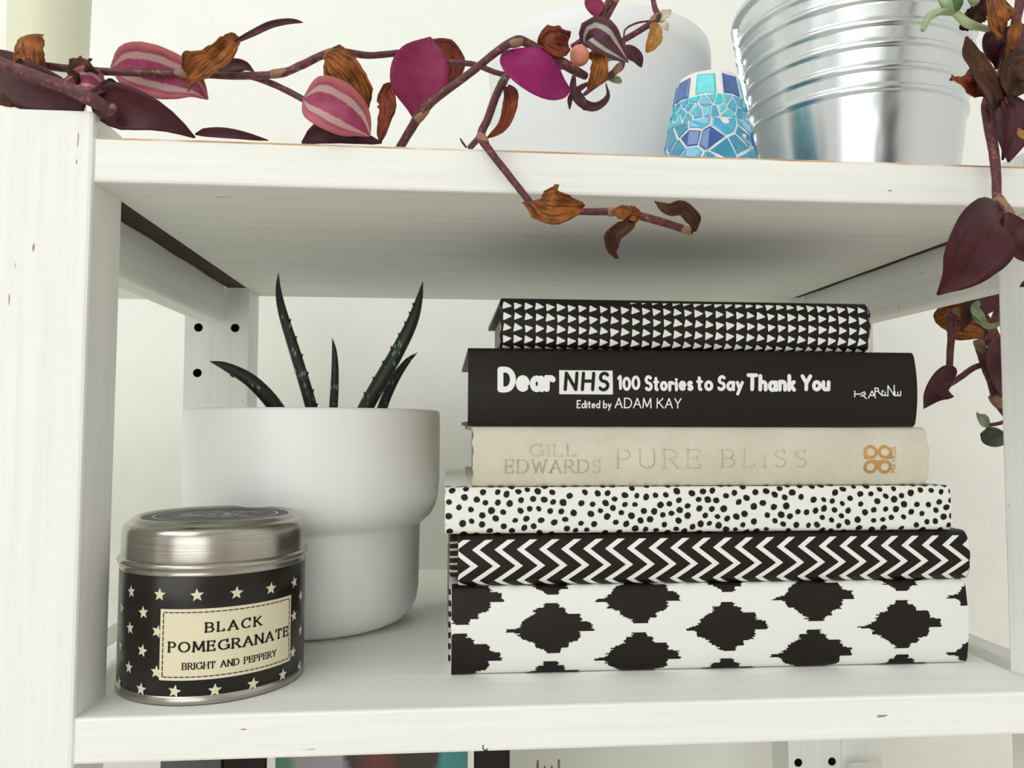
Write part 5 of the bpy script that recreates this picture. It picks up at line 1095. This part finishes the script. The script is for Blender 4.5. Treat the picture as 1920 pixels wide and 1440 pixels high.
for d in VINES:
    s0 = d['stems'][0]['m'][0]
    t = thing(d['name'], d['label'], d['cat'], s0, 'trailing vines' if d['name'] == 'trailing_vine' else None)
    inv = Matrix.Translation((-s0[0], -s0[1], -s0[2]))
    def keep(o): o.matrix_parent_inverse = inv; return o
    green = d['name'] != 'trailing_vine'
    for i, s in enumerate(d['stems']):
        keep(tube('stem', s['m'], s['r'], M_stemg if green else M_stem, t, 10, 6, .10, i))
    for a, b, r in d['nodes']:
        pa, pb = Vector(a), Vector(b)
        rr = r
        mid = pa.lerp(pb, .5)
        keep(tube('node', [pa.lerp(pb, -.05), pa.lerp(pb, .25), pa.lerp(pb, .75), pa.lerp(pb, 1.05)], [rr * .76, rr * .93, rr * .9, rr * .72], M_node, t, 10, 3, .25, 4))
    for q in d['leaves']: keep(leaf(q, t))
    for c, r, lb_ in d.get('buds', []):
        bm = bmesh.new(); bmesh.ops.create_uvsphere(bm, u_segments=20, v_segments=14, radius=r)
        for v in bm.verts:
            v.co.z *= 1.05; v.co += v.co * .06 * noise.noise(v.co * 300); v.co += Vector(c)
        o = keep(obj('bud', bm, M_bud, t, True)); o['label'] = lb_

# ------------------------------------------------------------------ things on the shelf below
zl = -.335
def slab(name, label, cat, x0, x1, y0, y1, z1, mat, edge=None):
    t = thing(name, label, cat, ((x0 + x1) / 2, y0, zl + .0002))
    o = obj('body', box_bm(x0 - (x0 + x1) / 2, x1 - (x0 + x1) / 2, 0, y1 - y0, 0, z1 - zl, .0008), mat, t)
    return t
YB = .10
slab('upright_block', 'added grey block for the shade under the shelf, at the left post', 'box', -.0140, 0.02015, .14, .25, -.03, plain('grey_shade', srgb(118, 118, 120), .8))  # grey block added in place of the shade below the bottom board
slab('box_file', 'black upright file under the shelf, below the candle tin', 'file', 0.03223, 0.05396, YB, YB + .13, -.045, M_black)
fr = thing('photo_frame', 'frame with a dark red and teal photo, half hidden under the shelf', 'photo frame', (0.10729, YB, zl + .0002))
fx0, fx1 = -0.05305, 0.05678
obj('backing', box_bm(fx0, fx1, .003, .012, 0, .29), M_black, fr)
for a, b in ((fx0, fx0 + .0045), (fx1 - .0035, fx1)): obj('frame_side', box_bm(a, b, 0, .004, 0, .29, .0005), M_offwhite, fr)
obj('frame_side', box_bm(fx0 + .0045, fx1 - .0035, 0, .004, 0, .005, .0005), M_offwhite, fr)
_ph = NT('colour_photo', .3, 0, .5)
_pc = _ph.coords((1, 1, 1)); _px = _ph.n('ShaderNodeSeparateXYZ'); _ph.l(_pc, _px.inputs[0])
_mr = _ph.n('ShaderNodeMapRange'); _mr.inputs['From Min'].default_value = fx0; _mr.inputs['From Max'].default_value = fx1
_nn = _ph.noise(_pc, 70, 3); _ad = _ph.n('ShaderNodeMath', operation='MULTIPLY_ADD'); _ph.l(_nn, _ad.inputs[0]); _ad.inputs[1].default_value = .012
_ph.l(_px.outputs[0], _ad.inputs[2]); _ph.l(_ad.outputs[0], _mr.inputs['Value'])
_cr = _ph.ramp(_mr.outputs[0], [(.0, srgb(70, 122, 92)), (.15, srgb(66, 116, 88)), (.20, srgb(140, 138, 140)), (.41, srgb(150, 148, 152)), (.44, srgb(46, 38, 30)), (.58, srgb(104, 46, 38)), (.70, srgb(48, 38, 30)), (.86, srgb(50, 44, 38)), (.90, srgb(64, 142, 138)), (.97, srgb(60, 130, 126))])
_ph.col(_cr)
obj('photo_print', box_bm(fx0 + .0045, fx1 - .0035, .0015, .003, .005, .29), _ph.m, fr)
slab('upright_block', 'slim black box standing under the shelf, right of the photo frame', 'box', 0.16436, 0.18347, YB, YB + .12, -.045, M_black)
cup = thing('cup', 'cup hidden under the shelf with a wooden fork in it', 'cup', (0.21831, .205, zl + .0002))
lathe('cup_body', [(0, 0), (.024, 0), (.026, .003), (.030, .09), (.0285, .09), (.024, .005), (0, .004)], M_clear, cup, 40)
fk = thing('fork', 'wooden fork standing upright under the shelf, only its tines showing', 'fork', (0.21831, .205, zl + .008))
M_fork = plain('pale_wood_fork', srgb(150, 138, 112), .6, var=.3, vs=150)
zf = .118 - .54 * 0.42702 - (zl + .008) + .004
obj('handle', box_bm(-.004, .004, -.0015, .0015, 0, zf - .05, .0008), M_fork, fk)
obj('fork_head', box_bm(-.0085, .0085, -.0014, .0014, zf - .052, zf - .028, .0008), M_fork, fk)
for k in range(4):
    x = -.0072 + k * .0048
    bm = box_bm(x - .0015, x + .0015, -.0012, .0012, zf - .030, zf - (0 if k in (0, 3) else .004), .0004)
    for v in bm.verts:
        if v.co.z > zf - .008: v.co.x = x + (v.co.x - x) * .4
    obj('tine', bm, M_fork, fk)
